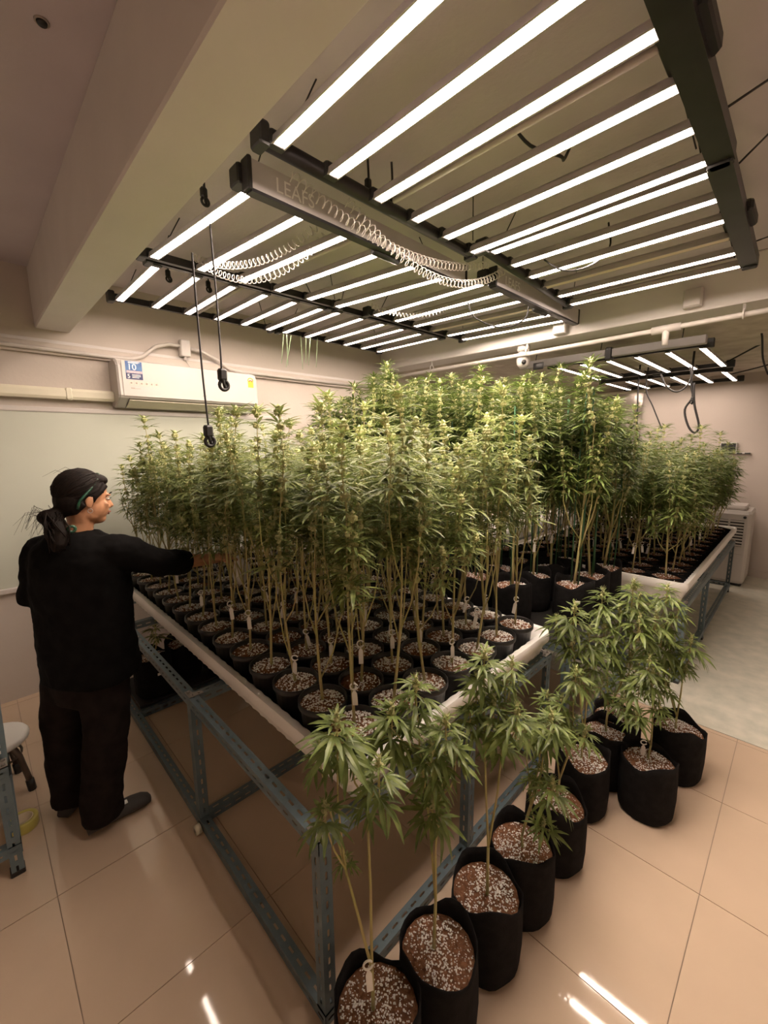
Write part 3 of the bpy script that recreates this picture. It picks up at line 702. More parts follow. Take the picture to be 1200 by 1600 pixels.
def spike_mesh(seed, L, nodes, leafL, spread, leafmat, n3=3, budr=.011, droop=.35):
    """flower spike: whorls of narrow leaves with pale buds, opening like stars at every node"""
    r = random.Random(seed); mb = MB(); nodes = max(4, int(L / .036))
    bx, by = r.uniform(-.02, .02), r.uniform(-.02, .02)
    def ax(f): return V((bx * math.sin(f * 3), by * math.sin(f * 3), L * f))
    mb.tube([ax(0) - V((0, 0, .02)), ax(.5), ax(1)], [.0028, .0022, .0010], 4, 2)
    ang = r.uniform(0, 6)
    for k in range(nodes):
        f = (k + .5) / nodes; c = ax(min(1, f + r.uniform(-.25, .25) / nodes))
        sz = 1.0 - .35 * f
        for b in range(2):
            a = ang + b * PI; q = .009 * sz
            blob(mb, c + V((q * math.cos(a), q * math.sin(a), r.uniform(-.004, .006))), budr * sz * r.uniform(.6, 1.05), r, 1)
        nl = n3 + r.choice((0, 1))
        for b in range(nl):
            a = ang + b * 2 * PI / nl + r.uniform(-.4, .4)
            el = r.uniform(-.10, .40) + .55 * f * f
            d = V((math.cos(a) * math.cos(el), math.sin(a) * math.cos(el), math.sin(el)))
            nrm = V((-math.cos(a) * math.sin(el), -math.sin(a) * math.sin(el), math.cos(el)))
            o = c + V((.004 * math.cos(a), .004 * math.sin(a), 0))
            LL = leafL * r.uniform(.6, 1.25) * (1.0 - .45 * f)
            pt = o + d * (LL * spread); mb.tube([o, pt], .0009, 3, 2, cap=False)
            fan(mb, pt, d, nrm, LL, 5 if r.random() < .5 else 3, droop, r, 4, W=.080)
        ang += 2.4
    tp = ax(1)
    for b in range(5):
        a = b * 1.26; blob(mb, tp + V((.008 * math.cos(a), .008 * math.sin(a), -.006)), budr * .75, r, 1)
        leaflet(mb, tp, V((math.cos(a), math.sin(a), .7)), V((-math.cos(a) * .6, -math.sin(a) * .6, .8)), leafL * .5, leafL * .045, .2, 3, 0)
    blob(mb, tp + V((0, 0, budr * .5)), budr * .85, r, 1)
    return mb.mesh('bud_cluster', [leafmat, 'bud', 'stem'], False)
SP_A = [spike_mesh(100 + i, [.18, .24, .30, .15][i % 4], [7, 9, 11, 6][i % 4], .108, .18, 'leaf', n3=4, budr=.0135) for i in range(8)]
SP_B = [spike_mesh(200 + i, [.24, .32, .38, .22][i % 4], [8, 10, 12, 7][i % 4], .130, .24, 'leaf_tall', n3=4, budr=.0135, droop=.42) for i in range(8)]
SP_T = [spike_mesh(300 + i, [.20, .27, .32, .18][i % 4], [6, 8, 9, 6][i % 4], .130, .26, 'leaf_deep', n3=4, budr=.012, droop=.42) for i in range(8)]

def plant_variant(seed, H, nb, spikes, bare, rad, trunk_r, small=3, kind='A'):
    """returns (stem mesh, [(spike mesh, pos, scale, rot)...])"""
    r = random.Random(seed); mb = MB(); out = []
    lean = V((r.uniform(-.03, .03), r.uniform(-.03, .03), 0))
    def trunk(t): return V((lean.x * math.sin(t * 2.4) * 1.2, lean.y * math.sin(t * 3.0), H * .82 * t))
    mb.tube([trunk(i / 7) for i in range(8)], [trunk_r * (1 - .68 * i / 7) for i in range(8)], 6, 1)
    si = r.randrange(8); sp = spikes[si]; Ls = sp.vertices[0].co.z
    out.append((sp, trunk(1) - V((0, 0, .03)), 1.0 * H / .85 * .95 if kind == 'A' else 1.0, r.uniform(0, 6), 0, 0))
    a = r.uniform(0, 6)
    for b in range(nb):
        f0 = r.uniform(.10, .30) + .35 * b / max(1, nb - 1); a += 2.4 + r.uniform(-.5, .5)
        p0 = trunk(min(.9, f0)); ro = rad * r.uniform(.5, 1.15); top = H * r.uniform(.64, .94) - .10
        top = max(top, p0.z + .12)
        q = V((math.cos(a) * ro, math.sin(a) * ro, 0))
        p3 = V((p0.x, p0.y, 0)) + q + V((0, 0, top)); p1 = p0 + q * .55 + V((0, 0, (top - p0.z) * .25)); p2 = p0 + q * .95 + V((0, 0, (top - p0.z) * .62))
        br = min(trunk_r * .55, .0042)
        mb.tube([p0, p1, p2, p3], [br, br * .86, br * .7, br * .45], 5, 0)
        out.append((spikes[r.randrange(8)], p3 - V((0, 0, .05)), r.uniform(.75, 1.05), r.uniform(0, 6), r.uniform(-.16, .16), r.uniform(-.16, .16)))
        if b < small:
            ps = p2 if p2.z > bare * H else p2.lerp(p3, .6)
            if ps.z < bare * H * .9: continue
            out.append((spikes[(r.randrange(2) * 4 + 3) % 8], ps + V((0, 0, -.04)), r.uniform(.6, .85), r.uniform(0, 6), r.uniform(-.5, .5), r.uniform(-.5, .5)))
    return mb.mesh('stem', ['stem', 'stem_wood']), out
VAR_A = [plant_variant(400 + i, [.80, .88, .94, .84, .90, .78][i % 6], [5, 6, 5, 6, 5, 6][i % 6], SP_A, .44, .085, .0058, 4) for i in range(12)]
VAR_F = [plant_variant(450 + i, [.90, .96, .92, .98][i % 4], 5, SP_A, .55, .085, .0058, 3) for i in range(6)]
VAR_B = [plant_variant(500 + i, [1.22, 1.36, 1.30, 1.16][i % 4], 8, SP_B, .46, .13, .0085, 6, 'B') for i in range(8)]
VAR_T = [plant_variant(600 + i, [.80, .88, .76, .84][i % 4], 5, SP_T, .42, .11, .0065, 3, 'T') for i in range(6)]

# pots
def pot_meshes(r, h, seed):
    mb = MB(); mb.lathe([(r * .74, 0), (r * .90, h * .85), (r * .94, h * .86), (r * 1.0, h * .90), (r * 1.0, h), (r * .95, h), (r * .93, h * .90), (r * .90, h * .86)], 22)
    return mb.mesh('pot', 'pot')
def soil_mesh(r, seed, dome=.01):
    rr = random.Random(seed); mb = MB(); n = 18; rings = [0.0, .35, .7, 1.0]
    vs = [(0, 0, dome)]; fs = []
    for q in rings[1:]:
        for j in range(n):
            t = 2 * PI * j / n; vs.append((r * q * math.cos(t), r * q * math.sin(t), dome * (1 - q * q) + rr.uniform(-.004, .004) * (q < .99)))
    for j in range(n): fs.append((0, 1 + j, 1 + (j + 1) % n))
    for k in range(2):
        for j in range(n): l = (j + 1) % n; a = 1 + k * n; fs.append((a + j, a + n + j, a + n + l, a + l))
    mb.add(vs, fs); return mb.mesh('soil', 'soil')
def perlite_mesh(r, seed, count, size, dome=.01):
    rr = random.Random(seed); mb = MB()
    cl = [(rr.uniform(-.6, .6) * r, rr.uniform(-.6, .6) * r) for _ in range(4)]
    for i in range(count):
        while True:
            x, y = rr.uniform(-r, r), rr.uniform(-r, r)
            q = math.hypot(x, y) / r
            if q > .97: continue
            dmin = min(math.hypot(x - a, y - b) for a, b in cl) / r
            if rr.random() < 1.1 - dmin: break
        z = dome * (1 - q * q) + .001; s_ = size * rr.uniform(.45, 1.25)
        vs = [V((x, y, z)) + V((rr.uniform(.6, 1.2) * s_ * dx, rr.uniform(.6, 1.2) * s_ * dy, rr.uniform(.5, 1) * s_ * dz)) for dx, dy, dz in ((1, 0, 0), (0, 1, 0), (-1, 0, 0), (0, -1, 0), (0, 0, 1))]
        mb.add(vs, [(0, 1, 4), (1, 2, 4), (2, 3, 4), (3, 0, 4)])
    return mb.mesh('perlite', 'perlite', False)
def bag_mesh(r, h, seed):
    rr = random.Random(seed); ph = [rr.uniform(0, 6) for _ in range(4)]
    def fn(i, t, q, z):
        k = z / h; wv = 1 + .035 * math.sin(3 * t + ph[0]) * k + .022 * math.sin(5 * t + ph[1]) * (1 - abs(k - .5)) + .012 * math.sin(9 * t + ph[2])
        zz = z + (.022 * math.sin(2 * t + ph[3]) + .009 * math.sin(5 * t + ph[1])) * max(0, k - .75) * 4
        return q * wv, zz
    mb = MB(); mb.lathe([(r * .90, 0), (r * 1.0, h * .08), (r * 1.03, h * .35), (r * 1.02, h * .65), (r * 1.0, h * .9), (r * 1.0, h), (r * .965, h * 1.005), (r * .95, h * .9), (r * .95, h * .72)], 30, fn=fn)
    return mb.mesh('fabric_bag', 'fabric')
PR, PH = .0885, .188
POT_A = [pot_meshes(PR, PH, i) for i in range(1)]
SOIL_A = [soil_mesh(PR * .915, 10 + i) for i in range(3)]
PERL_A = [perlite_mesh(PR * .90, 20 + i, [300, 190, 360, 240, 150, 320][i], .0046) for i in range(6)]
BAG = [bag_mesh(.118, .285, 30 + i) for i in range(5)]
BAG_B = [bag_mesh(.115, .24, 40 + i) for i in range(4)]
SOIL_BAG = [soil_mesh(.110, 50 + i, .014) for i in range(3)]
PERL_BAG = [perlite_mesh(.107, 60 + i, 620, .0037, .014) for i in range(5)]
PERL_BAGL = [perlite_mesh(.107, 70 + i, 260, .004, .014) for i in range(3)]
POT_T = None
mb = MB(); s_ = .098; mb.lathe([(s_ * .80 * 1.3, 0), (s_ * 1.02 * 1.36, .13), (s_ * 1.05 * 1.36, .135), (s_ * .98 * 1.36, .135), (s_ * .95 * 1.36, .115)], 4, fn=lambda i, t, r, z: (r, z)); POT_T = mb.mesh('square_pot', 'fabric', False)
SOIL_T = soil_mesh(.100, 80, .012); PERL_T = perlite_mesh(.098, 81, 70, .005, .012)
mb = MB(); mb.torus((0, 0, .0), .012, .0028, ax=0, n=14, m=6, a0=.5, a1=5.9); mb.tube([(0, 0, -.011), (0, 0, -.020)], .003, 5)
TAG_RING = mb.mesh('tag_ring', 'tag')
mb = MB()
sh = [(-.004, -.018), (.004, -.018), (.0085, -.028), (.0085, -.075), (-.0085, -.075), (-.0085, -.028)]
mb.add([(-.0008, y, z) for y, z in sh] + [(.0008, y, z) for y, z in sh], [tuple(range(5, -1, -1)), tuple(range(6, 12))] + [(j, (j + 1) % 6, 6 + (j + 1) % 6, 6 + j) for j in range(6)])
TAG_PLATE = mb.mesh('plant_tag', 'tag', False)
def add_tag(root, pos, az):
    o = place('plant_tag', TAG_PLATE, root, pos, (rnd.uniform(-.15, .15), rnd.uniform(-.2, .2), az)); place('tag_ring', TAG_RING, o); return o

def potted(label, loc, var, potme, soilme, perl, soilz, rz, zs=1.0, group=None, tagz=None, stake=None, keep=1.0):
    t = thing('potted_cannabis_plant', label, 'potted plant', loc, rz, group)
    place('pot' if potme.name.startswith('pot') else 'fabric_pot', potme, t)
    so = place('soil', soilme, t, (0, 0, soilz)); p = place('perlite', perl, so, (0, 0, .0005), (0, 0, rnd.uniform(0, 6))); p['kind'] = 'stuff'
    st, sp = var
    place('stem', st, t, (0, 0, soilz - .005), None, (1, 1, zs))
    for k, (me, pos, sc, rot, tx, ty) in enumerate(sp):
        if k > 1 and rnd.random() > keep: continue
        place('bud_cluster', me, t, (pos.x, pos.y, soilz - .005 + pos.z * zs), (tx, ty, rot), (sc, sc, sc))
    if rnd.random() < .10:
        az = -rz + math.atan2(-loc[1], -loc[0]) + rnd.uniform(-.5, .5); q = .955 * (max(v.co.x for v in potme.vertices)); c_ = V((math.cos(az), math.sin(az), 0)); sd = V((-c_.y, c_.x, 0)); zz = soilz * .70
        mb = MB(); mb.add([c_ * (q + e) + sd * (.014 * a_) + Zv * (zz + .008 * b_) for e in (0, .004) for a_, b_ in ((-1, -1), (1, -1), (1, 1), (-1, 1))], [(3, 2, 1, 0), (4, 5, 6, 7), (0, 1, 5, 4), (1, 2, 6, 5), (2, 3, 7, 6), (3, 0, 4, 7)]); mb.build('sticker', 'tag', t, smooth=False)
    if tagz is not None:
        az = -rz + math.atan2(-loc[1], -loc[0]); off = V((math.cos(az) * .016, math.sin(az) * .016, soilz + tagz)); add_tag(t, off, az + rnd.uniform(-.6, .6))
    if stake:
        for q in range(rnd.choice((2, 2, 3))):
            x, y = rnd.uniform(-.05, .05), rnd.uniform(-.05, .05)
            mb = MB(); mb.tube([(x, y, soilz - .03), (x + rnd.uniform(-.02, .02), y, soilz + stake * .5), (x + rnd.uniform(-.03, .03), y, soilz + stake)], .0045, 5); mb.build('stake', 'stake', t)
    return t

# ------------------------------------------------------------------ plants in the big tray
zt = .80 - .135 + .018
gx0, gy0, gp = .785, .945, .170
XS = [.802 + .1785 * k for k in range(7)]
YS = [.955 + .1785 * k for k in range(14)]
rows = 0
for j, y in enumerate(YS):
    for i, x in enumerate(XS):
        jx, jy = rnd.uniform(-.004, .004), rnd.uniform(-.004, .004)
        lab = 'round-potted plant in big tray, %s column from left, %s row from near end' % (ORD[i], ORD[j])
        front = j < 1 or i < 1
        z_s = rnd.uniform(.92, 1.06)
        if i < 4 and 4 <= j <= 10: z_s *= .92
        v = VAR_F[rnd.randrange(6)] if (j < 4 and i < 5) or j < 2 or (i < 3 and 4 <= j <= 9) else VAR_A[rnd.randrange(12)]
        tg = rnd.uniform(.10, .22) if rnd.random() < (.62 if (i > 3 or j < 6) else .3) else None
        potted(lab, (x + jx, y + jy, zt), v, POT_A[0], SOIL_A[rnd.randrange(3)], PERL_A[rnd.randrange(6)], PH * .90, rnd.uniform(0, 6.28), z_s, 'plants in the big white tray', tg, None, keep=.70)

# ------------------------------------------------------------------ second table with tall plants
table('blue slotted steel table behind the big tray, under tall plants', 2.20, 3.30, .80, 3.40, .66, xmids=(), ymids=(2.1,), low=.04, cross_y=(1.4, 2.8))
t = thing('black_board', 'black board carrying the tall staked plants in bags', 'board', (2.20, .80, .661))
mb = MB(); mb.cbox((0, 0, 0), (1.10, 2.60, .016), .004); mb.build('board', 'drip', t, smooth=False)
zb = .678
for i in range(4):
    for j in range(9):
        if i == 0 and j == 0: continue
        x, y = 2.325 + .268 * i, .945 + .268 * j
        hs = 1.0 if j < 5 else 1.06
        potted('tall staked bagged plant, %s column beyond big tray, %s row from near end' % (ORD[i], ORD[j]), (x + rnd.uniform(-.006, .006), y + rnd.uniform(-.006, .006), zb), VAR_B[rnd.randrange(8)], BAG_B[rnd.randrange(4)], SOIL_BAG[rnd.randrange(3)], PERL_BAGL[rnd.randrange(3)], .205, rnd.uniform(0, 6.28), hs * rnd.uniform(.92, 1.06), 'tall staked plants', rnd.uniform(.12, .3) if rnd.random() < .5 else None, rnd.uniform(.9, 1.2), keep=.9)

# ------------------------------------------------------------------ far table
table('far blue slotted steel table on the vinyl floor at right', 3.52, 6.25, .50, 1.92, .62, xmids=(4.5,), ymids=(), low=.06, cross_x=(4.5, 5.4))
tray('long white tray of dark square pots on the far right table', 3.47, 6.30, .50, 1.95, .775, depth=.155)
for i in range(12):
    for j in range(6):
        x, y = 3.64 + .222 * i, .665 + .225 * j
        potted('square-potted plant on far table, %s row from near end, %s from right edge' % (ORD[i], ORD[j]), (x, y, .638), VAR_T[rnd.randrange(6)], POT_T, SOIL_T, PERL_T, .118, rnd.choice((0, PI / 2, PI, 1.5 * PI)) + rnd.uniform(-.03, .03), rnd.uniform(1.0, 1.2), 'plants on the far table', rnd.uniform(.12, .24) if rnd.random() < .5 else None, None, keep=.8 if i < 4 else .6)
table('farthest blue steel table behind the far table', 3.75, 6.3, 2.42, 3.5, .62, low=.06)
tray('white tray farthest back, behind the tall plants', 3.62, 6.35, 2.34, 3.55, .775, depth=.155)

# ------------------------------------------------------------------ floor plants in fabric bags
LEAF = []
def fan_leaf_mesh(seed, n, L):
    r = random.Random(seed); mb = MB()
    mb.tube([(0, 0, 0), (L * .18, 0, .004), (L * .30, 0, .002)], .0011, 4, 1, cap=False)
    fan(mb, V((L * .30, 0, .002)), V((1, 0, 0)), V((0, 0, 1)), L, n, .35, r, 7, W=.098, serr=.14)
    return mb.mesh('leaf', ['leaf_deep', 'stem'], False)
for i in range(10): LEAF.append(fan_leaf_mesh(700 + i, (5, 7, 5, 3, 5)[i % 5], .075))
def bud_tip_mesh(seed):
    r = random.Random(seed); mb = MB()
    mb.tube([(0, 0, -.10), (0, 0, 0)], [.0028, .0018], 5, 2)
    for k in range(6):
        a = k * 2.4; z = -.018 + .006 * k; q = .007 * (1 - k / 8)
        blob(mb, V((q * math.cos(a), q * math.sin(a), z)), .0085 * (1 - k * .08), r, 1)
        leaflet(mb, V((0, 0, z - .004)), V((math.cos(a), math.sin(a), .55)), V((-math.cos(a) * .5, -math.sin(a) * .5, .85)), .034, .0034, .2, 3, 0)
        leaflet(mb, V((0, 0, z - .004)), V((math.cos(a + 1.2), math.sin(a + 1.2), .95)), V((-math.cos(a) * .7, -math.sin(a) * .7, .7)), .028, .003, .2, 3, 0)
    for k in range(12):      # pale pistils
        a = k * 1.7; mb.tube([(0, 0, .012), (.011 * math.cos(a), .011 * math.sin(a), .022 + .004 * (k % 3))], [.0008, .0003], 3, 1, cap=False)
    return mb.mesh('bud_tip', ['leaf_deep', 'bud', 'stem'], False)
BUDTIP = [bud_tip_mesh(800 + i) for i in range(4)]
def cola(root, local, sc, nleaf, depth, tilt=(0, 0)):
    b = place('flower_top', BUDTIP[rnd.randrange(4)], root, local, (tilt[0], tilt[1], rnd.uniform(0, 6)), (sc, sc, sc))
    a = rnd.uniform(0, 6)
    for k in range(nleaf):
        f = k / max(1, nleaf - 1); a += 2.4 + rnd.uniform(-.3, .3)
        el = .45 - 1.0 * f + rnd.uniform(-.2, .2); s_ = (.72 + .5 * min(1, f * 1.6)) * rnd.uniform(.8, 1.15)
        place('leaf', LEAF[rnd.randrange(10)], b, (0, 0, -.012 - depth * f), (rnd.uniform(-.3, .3), -el, a), (s_, s_, s_))
    return b
def floor_plant(label, loc, bag, tips, soilz=.245, tagpos=None, r_st=.006):
    t = thing('potted_cannabis_plant', label, 'potted plant', loc, 0, 'bagged plants on the floor')
    place('fabric_pot', BAG[bag % 5], t, None, (0, 0, bag * 1.3))
    so = place('soil', SOIL_BAG[bag % 3], t, (0, 0, soilz)); p = place('perlite', PERL_BAG[bag % 5], so, (0, 0, .0005), (0, 0, bag * 2.0)); p['kind'] = 'stuff'
    L = V(loc); D = math.hypot(L.x, L.y); mb = MB()
    pts = []
    for (u, v, dd, sc, nl, dep) in tips:
        pts.append((at_dist(u, v, D + dd) - L, sc, nl, dep))
    base = V((rnd.uniform(-.012, .012), rnd.uniform(-.012, .012), soilz - .01))
    pts.sort(key=lambda q: q[0].dot(RT)); h_ = (len(pts) + 1) // 2; groups = [pts[:h_], pts[h_:]]
    zmin = min(p[0].z for p in pts)
    fork = V((base.x, base.y, base.z + max(.05, (zmin - base.z) * .35))) + V((rnd.uniform(-.01, .01), rnd.uniform(-.01, .01), 0))
    mb.tube([base, base.lerp(fork, .5) + V((.004, .003, 0)), fork], [r_st, r_st * .85, r_st * .75], 7, 1)
    for g in groups:
        c = sum((q[0] for q in g), V((0, 0, 0))) / len(g); zl = min(q[0].z for q in g); zl = max(fork.z + .04, min(zl, c.z - .10))
        node = V((fork.x * .3 + c.x * .7, fork.y * .3 + c.y * .7, zl)); m_ = fork.lerp(node, .5) + V((rnd.uniform(-.012, .012), rnd.uniform(-.012, .012), 0))
        mb.tube([fork, m_, node], [r_st * .7, r_st * .62, r_st * .52], 6, 0)
        for (p, sc, nl, dep) in g:
            q = p - V((0, 0, .06)); k_ = node.lerp(q, .55) + V((rnd.uniform(-.01, .01), rnd.uniform(-.01, .01), -.01))
            mb.tube([node, k_, q, p], [r_st * .46, r_st * .4, .0022, .0018], 5, 0)
            cola(t, p, sc, nl, dep)
    mb.build('stem', ['stem', 'stem_wood'], t)
    if tagpos:
        pp = at_dist(tagpos[0], tagpos[1], D - .03) - L; add_tag(t, pp, math.atan2(-loc[1], -loc[0]) + .2)
    return t
G = 'bagged plant on floor '
floor_plant(G + 'at the bottom edge of photo, beside the near table leg', (.615, .665, 0), 0,
    [(526, 1122, 0, .95, 14, .07), (508, 1258, -.03, .85, 9, .05), (592, 1190, .0, .85, 12, .10), (545, 1150, .04, .8, 10, .06), (500, 1165, .03, .7, 8, .05), (575, 1235, .02, .7, 8, .07), (540, 1340, .03, .45, 5, .02)], tagpos=(575, 1508))
floor_plant(G + 'with wide soil, second from bottom of the row', (.835, .630, 0), 1,
    [(612, 1108, 0, 1.05, 15, .08), (650, 1064, .05, .95, 13, .08), (697, 1125, .0, .95, 13, .08), (675, 1170, -.02, .9, 12, .08), (676, 1255, -.02, .9, 11, .04), (640, 1130, .05, .9, 10, .08), (712, 1172, 0, .7, 8, .05), (680, 1200, .03, .8, 8, .06)], tagpos=None)
floor_plant(G + 'tilted soil heavily flecked white, third from bottom of the row', (1.085, .620, 0), 2,
    [(735, 1105, 0, .95, 12, .07), (757, 1022, .04, .95, 13, .08), (772, 1095, 0, .95, 12, .07), (808, 1108, -.02, 1.0, 13, .06), (790, 1060, .04, .8, 10, .07), (745, 1060, .03, .9, 12, .08), (785, 1150, .02, .8, 10, .06), (800, 1035, .05, .8, 8, .05)])
floor_plant(G + 'with many thin branches, fourth from bottom of the row', (1.325, .612, 0), 3,
    [(862, 1118, 0, 1.0, 13, .06), (848, 1128, .03, .9, 10, .06), (864, 1222, -.04, .95, 11, .05), (850, 1285, -.06, .8, 9, .03), (846, 1198, .02, .75, 8, .04), (830, 1215, .03, .6, 8, .03), (820, 1140, .03, .8, 9, .06)])
floor_plant(G + 'mostly hidden by leaves, fifth from bottom of the row', (1.605, .600, 0), 4,
    [(900, 1048, 0, .95, 11, .06), (878, 1090, 0, .9, 10, .05), (876, 1122, -.02, .95, 11, .05), (915, 1140, -.02, .85, 9, .04), (855, 1085, .05, .8, 8, .05), (895, 1120, .03, .8, 9, .05)])
floor_plant(G + 'sixth from bottom of the row with a ring tag', (1.950, .615, 0), 5,
    [(898, 948, 0, 1.15, 14, .07), (922, 985, .03, 1.0, 12, .07), (895, 1000, 0, 1.0, 13, .07), (930, 1020, .03, 1.0, 12, .07), (910, 1050, 0, .9, 10, .06), (880, 985, .04, .9, 10, .06), (870, 965, .02, .9, 9, .05)], tagpos=(907, 1190))
floor_plant(G + 'behind the two front bags, under the bushy tops', (2.215, .600, 0), 6,
    [(942, 925, .03, 1.2, 15, .08), (990, 912, .05, 1.25, 16, .09), (945, 975, -.02, 1.2, 15, .08), (968, 950, .02, 1.1, 12, .08), (1000, 965, -.02, 1.2, 15, .08), (1025, 960, .05, 1.0, 12, .07), (960, 1010, 0, 1.0, 12, .07), (985, 1030, 0, 1.0, 12, .07)])
floor_plant(G + 'farthest back in the floor group, half hidden', (2.40, .60, 0), 7,
    [(1043, 918, .06, 1.0, 13, .06), (1060, 945, .04, .9, 10, .06), (970, 1050, 0, 1.0, 11, .06), (1035, 985, .02, 1.1, 13, .07), (1010, 1000, .02, 1.0, 12, .07), (1000, 930, .03, 1.0, 11, .07)])
floor_plant(G + 'frontmost on the open tiles, with white ring tag', (2.15, .385, 0), 8,
    [(1000, 1062, 0, 1.0, 12, .06), (975, 1090, -.02, .9, 10, .05), (995, 1112, -.05, .9, 10, .03), (1020, 1050, .02, 1.0, 11, .06), (940, 1062, .03, .9, 10, .05), (1030, 1100, 0, .8, 9, .04), (1015, 1030, .02, 1.0, 11, .06)], tagpos=(1006, 1160))
floor_plant(G + 'rightmost beside the vinyl edge', (2.52, .335, 0), 9,
    [(1048, 1000, 0, 1.1, 13, .07), (1080, 998, 0, 1.05, 13, .06), (1065, 1020, .02, 1.0, 11, .06), (1072, 1040, -.02, .7, 8, .03), (1030, 1035, .02, 1.0, 11, .06), (1050, 965, .03, .9, 10, .05), (1040, 1070, -.03, .8, 9, .04)])

# bags stored below the big tray
slab_t = thing('low_shelf', 'low black shelf board under the far end of near table', 'shelf', (.62, 2.94, .048))
mb = MB(); mb.cbox((0, 0, 0), (1.40, .44, .018), .004); mb.build('board', 'drip', slab_t, smooth=False)
for k, (x, y, l) in enumerate(((.75, 3.07, 'half hidden behind the person'), (.98, 3.14, 'next to the white tray end'), (1.22, 3.10, 'deepest in shadow'))):
    potted('short bare plant in fabric bag under big tray, ' + l, (x, y, .067), plant_variant(900 + k, .22, 1, [SP_A[3]] * 8, .5, .03, .006, 0), BAG[k], SOIL_BAG[k], PERL_BAG[k], .245, .5 * k, 1.0, 'bags stored under the near table', .04 if k == 0 else None)

# ------------------------------------------------------------------ left table corner, stool, tape
t = table('blue steel table end cut off at the left edge of photo', -1.40, -.03, 2.14, 2.9, .50, low=.10)
tray('white tray corner cut off at the left edge of photo', -1.42, -.045, 2.16, 2.92, .58, depth=.08)
def stool():
    t = thing('stool', 'low white round stool with grey legs beside the person', 'stool', (-.085, 2.76, 0))
    mb = MB(); mb.lathe([(0, .275), (.135, .275), (.15, .283), (.152, .295), (.145, .307), (.13, .311), (0, .307)], 28); mb.build('seat', 'tray', t)
    for k in range(4):
        a = PI / 4 + k * PI / 2 + .2; p = V((math.cos(a), math.sin(a), 0))
        mb = MB(); mb.tube([p * .05 + Zv * .270, p * .09 + Zv * .255, p * .115 + Zv * .20, p * .145 + Zv * .05], .014, 8); l = mb.build('leg', 'stoolgrey', t)
        mb = MB(); mb.tube([p * .143 + Zv * .06, p * .150 + Zv * .0], .018, 8); mb.build('rubber_foot', 'dark', l)
    mb = MB(); mb.torus((0, 0, .20), .11, .006, n=24, m=6); mb.build('ring_brace', 'stoolgrey', t)
    return t
stool()
t = thing('tape_roll', 'roll of yellowish tape lying on the tiles under the left table', 'tape roll', (-.015, 2.42, 0))
mb = MB(); mb.lathe([(.040, 0), (.056, .0), (.058, .004), (.058, .044), (.056, .048), (.040, .048), (.040, .0)], 26); mb.build('tape', 'tape', t)
mb = MB(); mb.lathe([(.034, .002), (.040, .002), (.040, .047), (.034, .047), (.034, .002)], 22); mb.build('core', 'card', t)

# ------------------------------------------------------------------ far wall things
t = thing('portable_air_conditioner', 'ivory portable air cooler with slotted grille by the far wall', 'air cooler', (6.52, .40, .003))
mb = MB(); mb.cbox((.02, .0, .03), (.55, .56, .93), .03); mb.build('body', 'white', t, smooth=False)
mb = MB(); mb.cbox((.0, .02, .06), (.02, .54, .90), .012); fp = mb.build('front_panel', 'white', t, smooth=False)
mb = MB(); mb.cbox((.04, .02, .0), (.53, .54, .03), .01); mb.build('base', 'dark', t, smooth=False)
mb = MB(); mb.cbox((.08, .06, .93), (.45, .50, .985), .02); mb.build('top_vent', 'white', t, smooth=False)
for c0, c1 in ((.06, .19), (.21, .34), (.36, .49)):
    mb = MB(); mb.box((-.004, c0, .50), (.002, c1, .82)); g = mb.build('grille', 'dark', fp, smooth=False)
    for k in range(9):
        z = .505 + .0365 * k; mb = MB(); mb.cbox((-.010, c0, z), (-.002, c1, z + .018), .002); mb.build('slat', 'white', g, smooth=False)
mb = MB(); mb.tube([(-.012, .06, .86), (.0, .06, .86)], .016, 10); mb.build('knob', 'dark', t)
mb = MB(); mb.box((-.002, .05, .40), (.0005, .51, .404)); mb.build('panel_seam', 'greyprint', t, smooth=False)
t = thing('wall_shelf', 'thin wall shelf rail below the small monitor on far wall', 'shelf', (X1, .72, 1.60))
mb = MB(); mb.cbox((-.05, -.19, 0), (0, .19, .02), .004); mb.build('rail', 'greymetal', t, smooth=False)
for k in range(5):
    y = -.16 + .08 * k; mb = MB(); mb.cbox((-.058, y - .028, .002), (-.049, y + .028, .018), .003); mb.build('hook_slot', 'dark', t, smooth=False)
t = thing('wall_monitor', 'small dark monitor box standing on the far wall shelf', 'monitor', (X1 - .03, .76, 1.62))
mb = MB(); mb.cbox((-.02, -.09, 0), (.02, .09, .13), .008); mb.build('case', 'greymetal', t, smooth=False)
mb = MB(); mb.box((-.022, -.075, .012), (-.0195, .075, .118)); mb.build('screen', 'screen', t, smooth=False)
t = thing('foil_sheet', 'crinkled silver reflective sheet hung on far wall behind tall plants', 'reflective sheet', (X1 - .03, 2.4, 1.0))
mb = MB(); nx, nz = 14, 26; vs = []; fs = []
for layer in (0, 1):
    for i in range(nx):
        for k in range(nz):
            vs.append((.012 * layer + .018 * math.sin(k * 1.1 + .3 * i) * math.cos(i * .7) - .01, -.6 + 1.2 * i / (nx - 1), 1.5 * k / (nz - 1)))
for layer in (0, 1):
    for i in range(nx - 1):
        for k in range(nz - 1):
            a = layer * nx * nz + i * nz + k; q = (a, a + nz, a + nz + 1, a + 1); fs.append(q if layer else q[::-1])
mb.add(vs, fs); mb.build('sheet', 'foil', t)
mb = MB(); mb.cbox((-.025, -.62, 1.48), (.02, .62, 1.52), .006); mb.build('top_batten', 'offwhite', t, smooth=False)

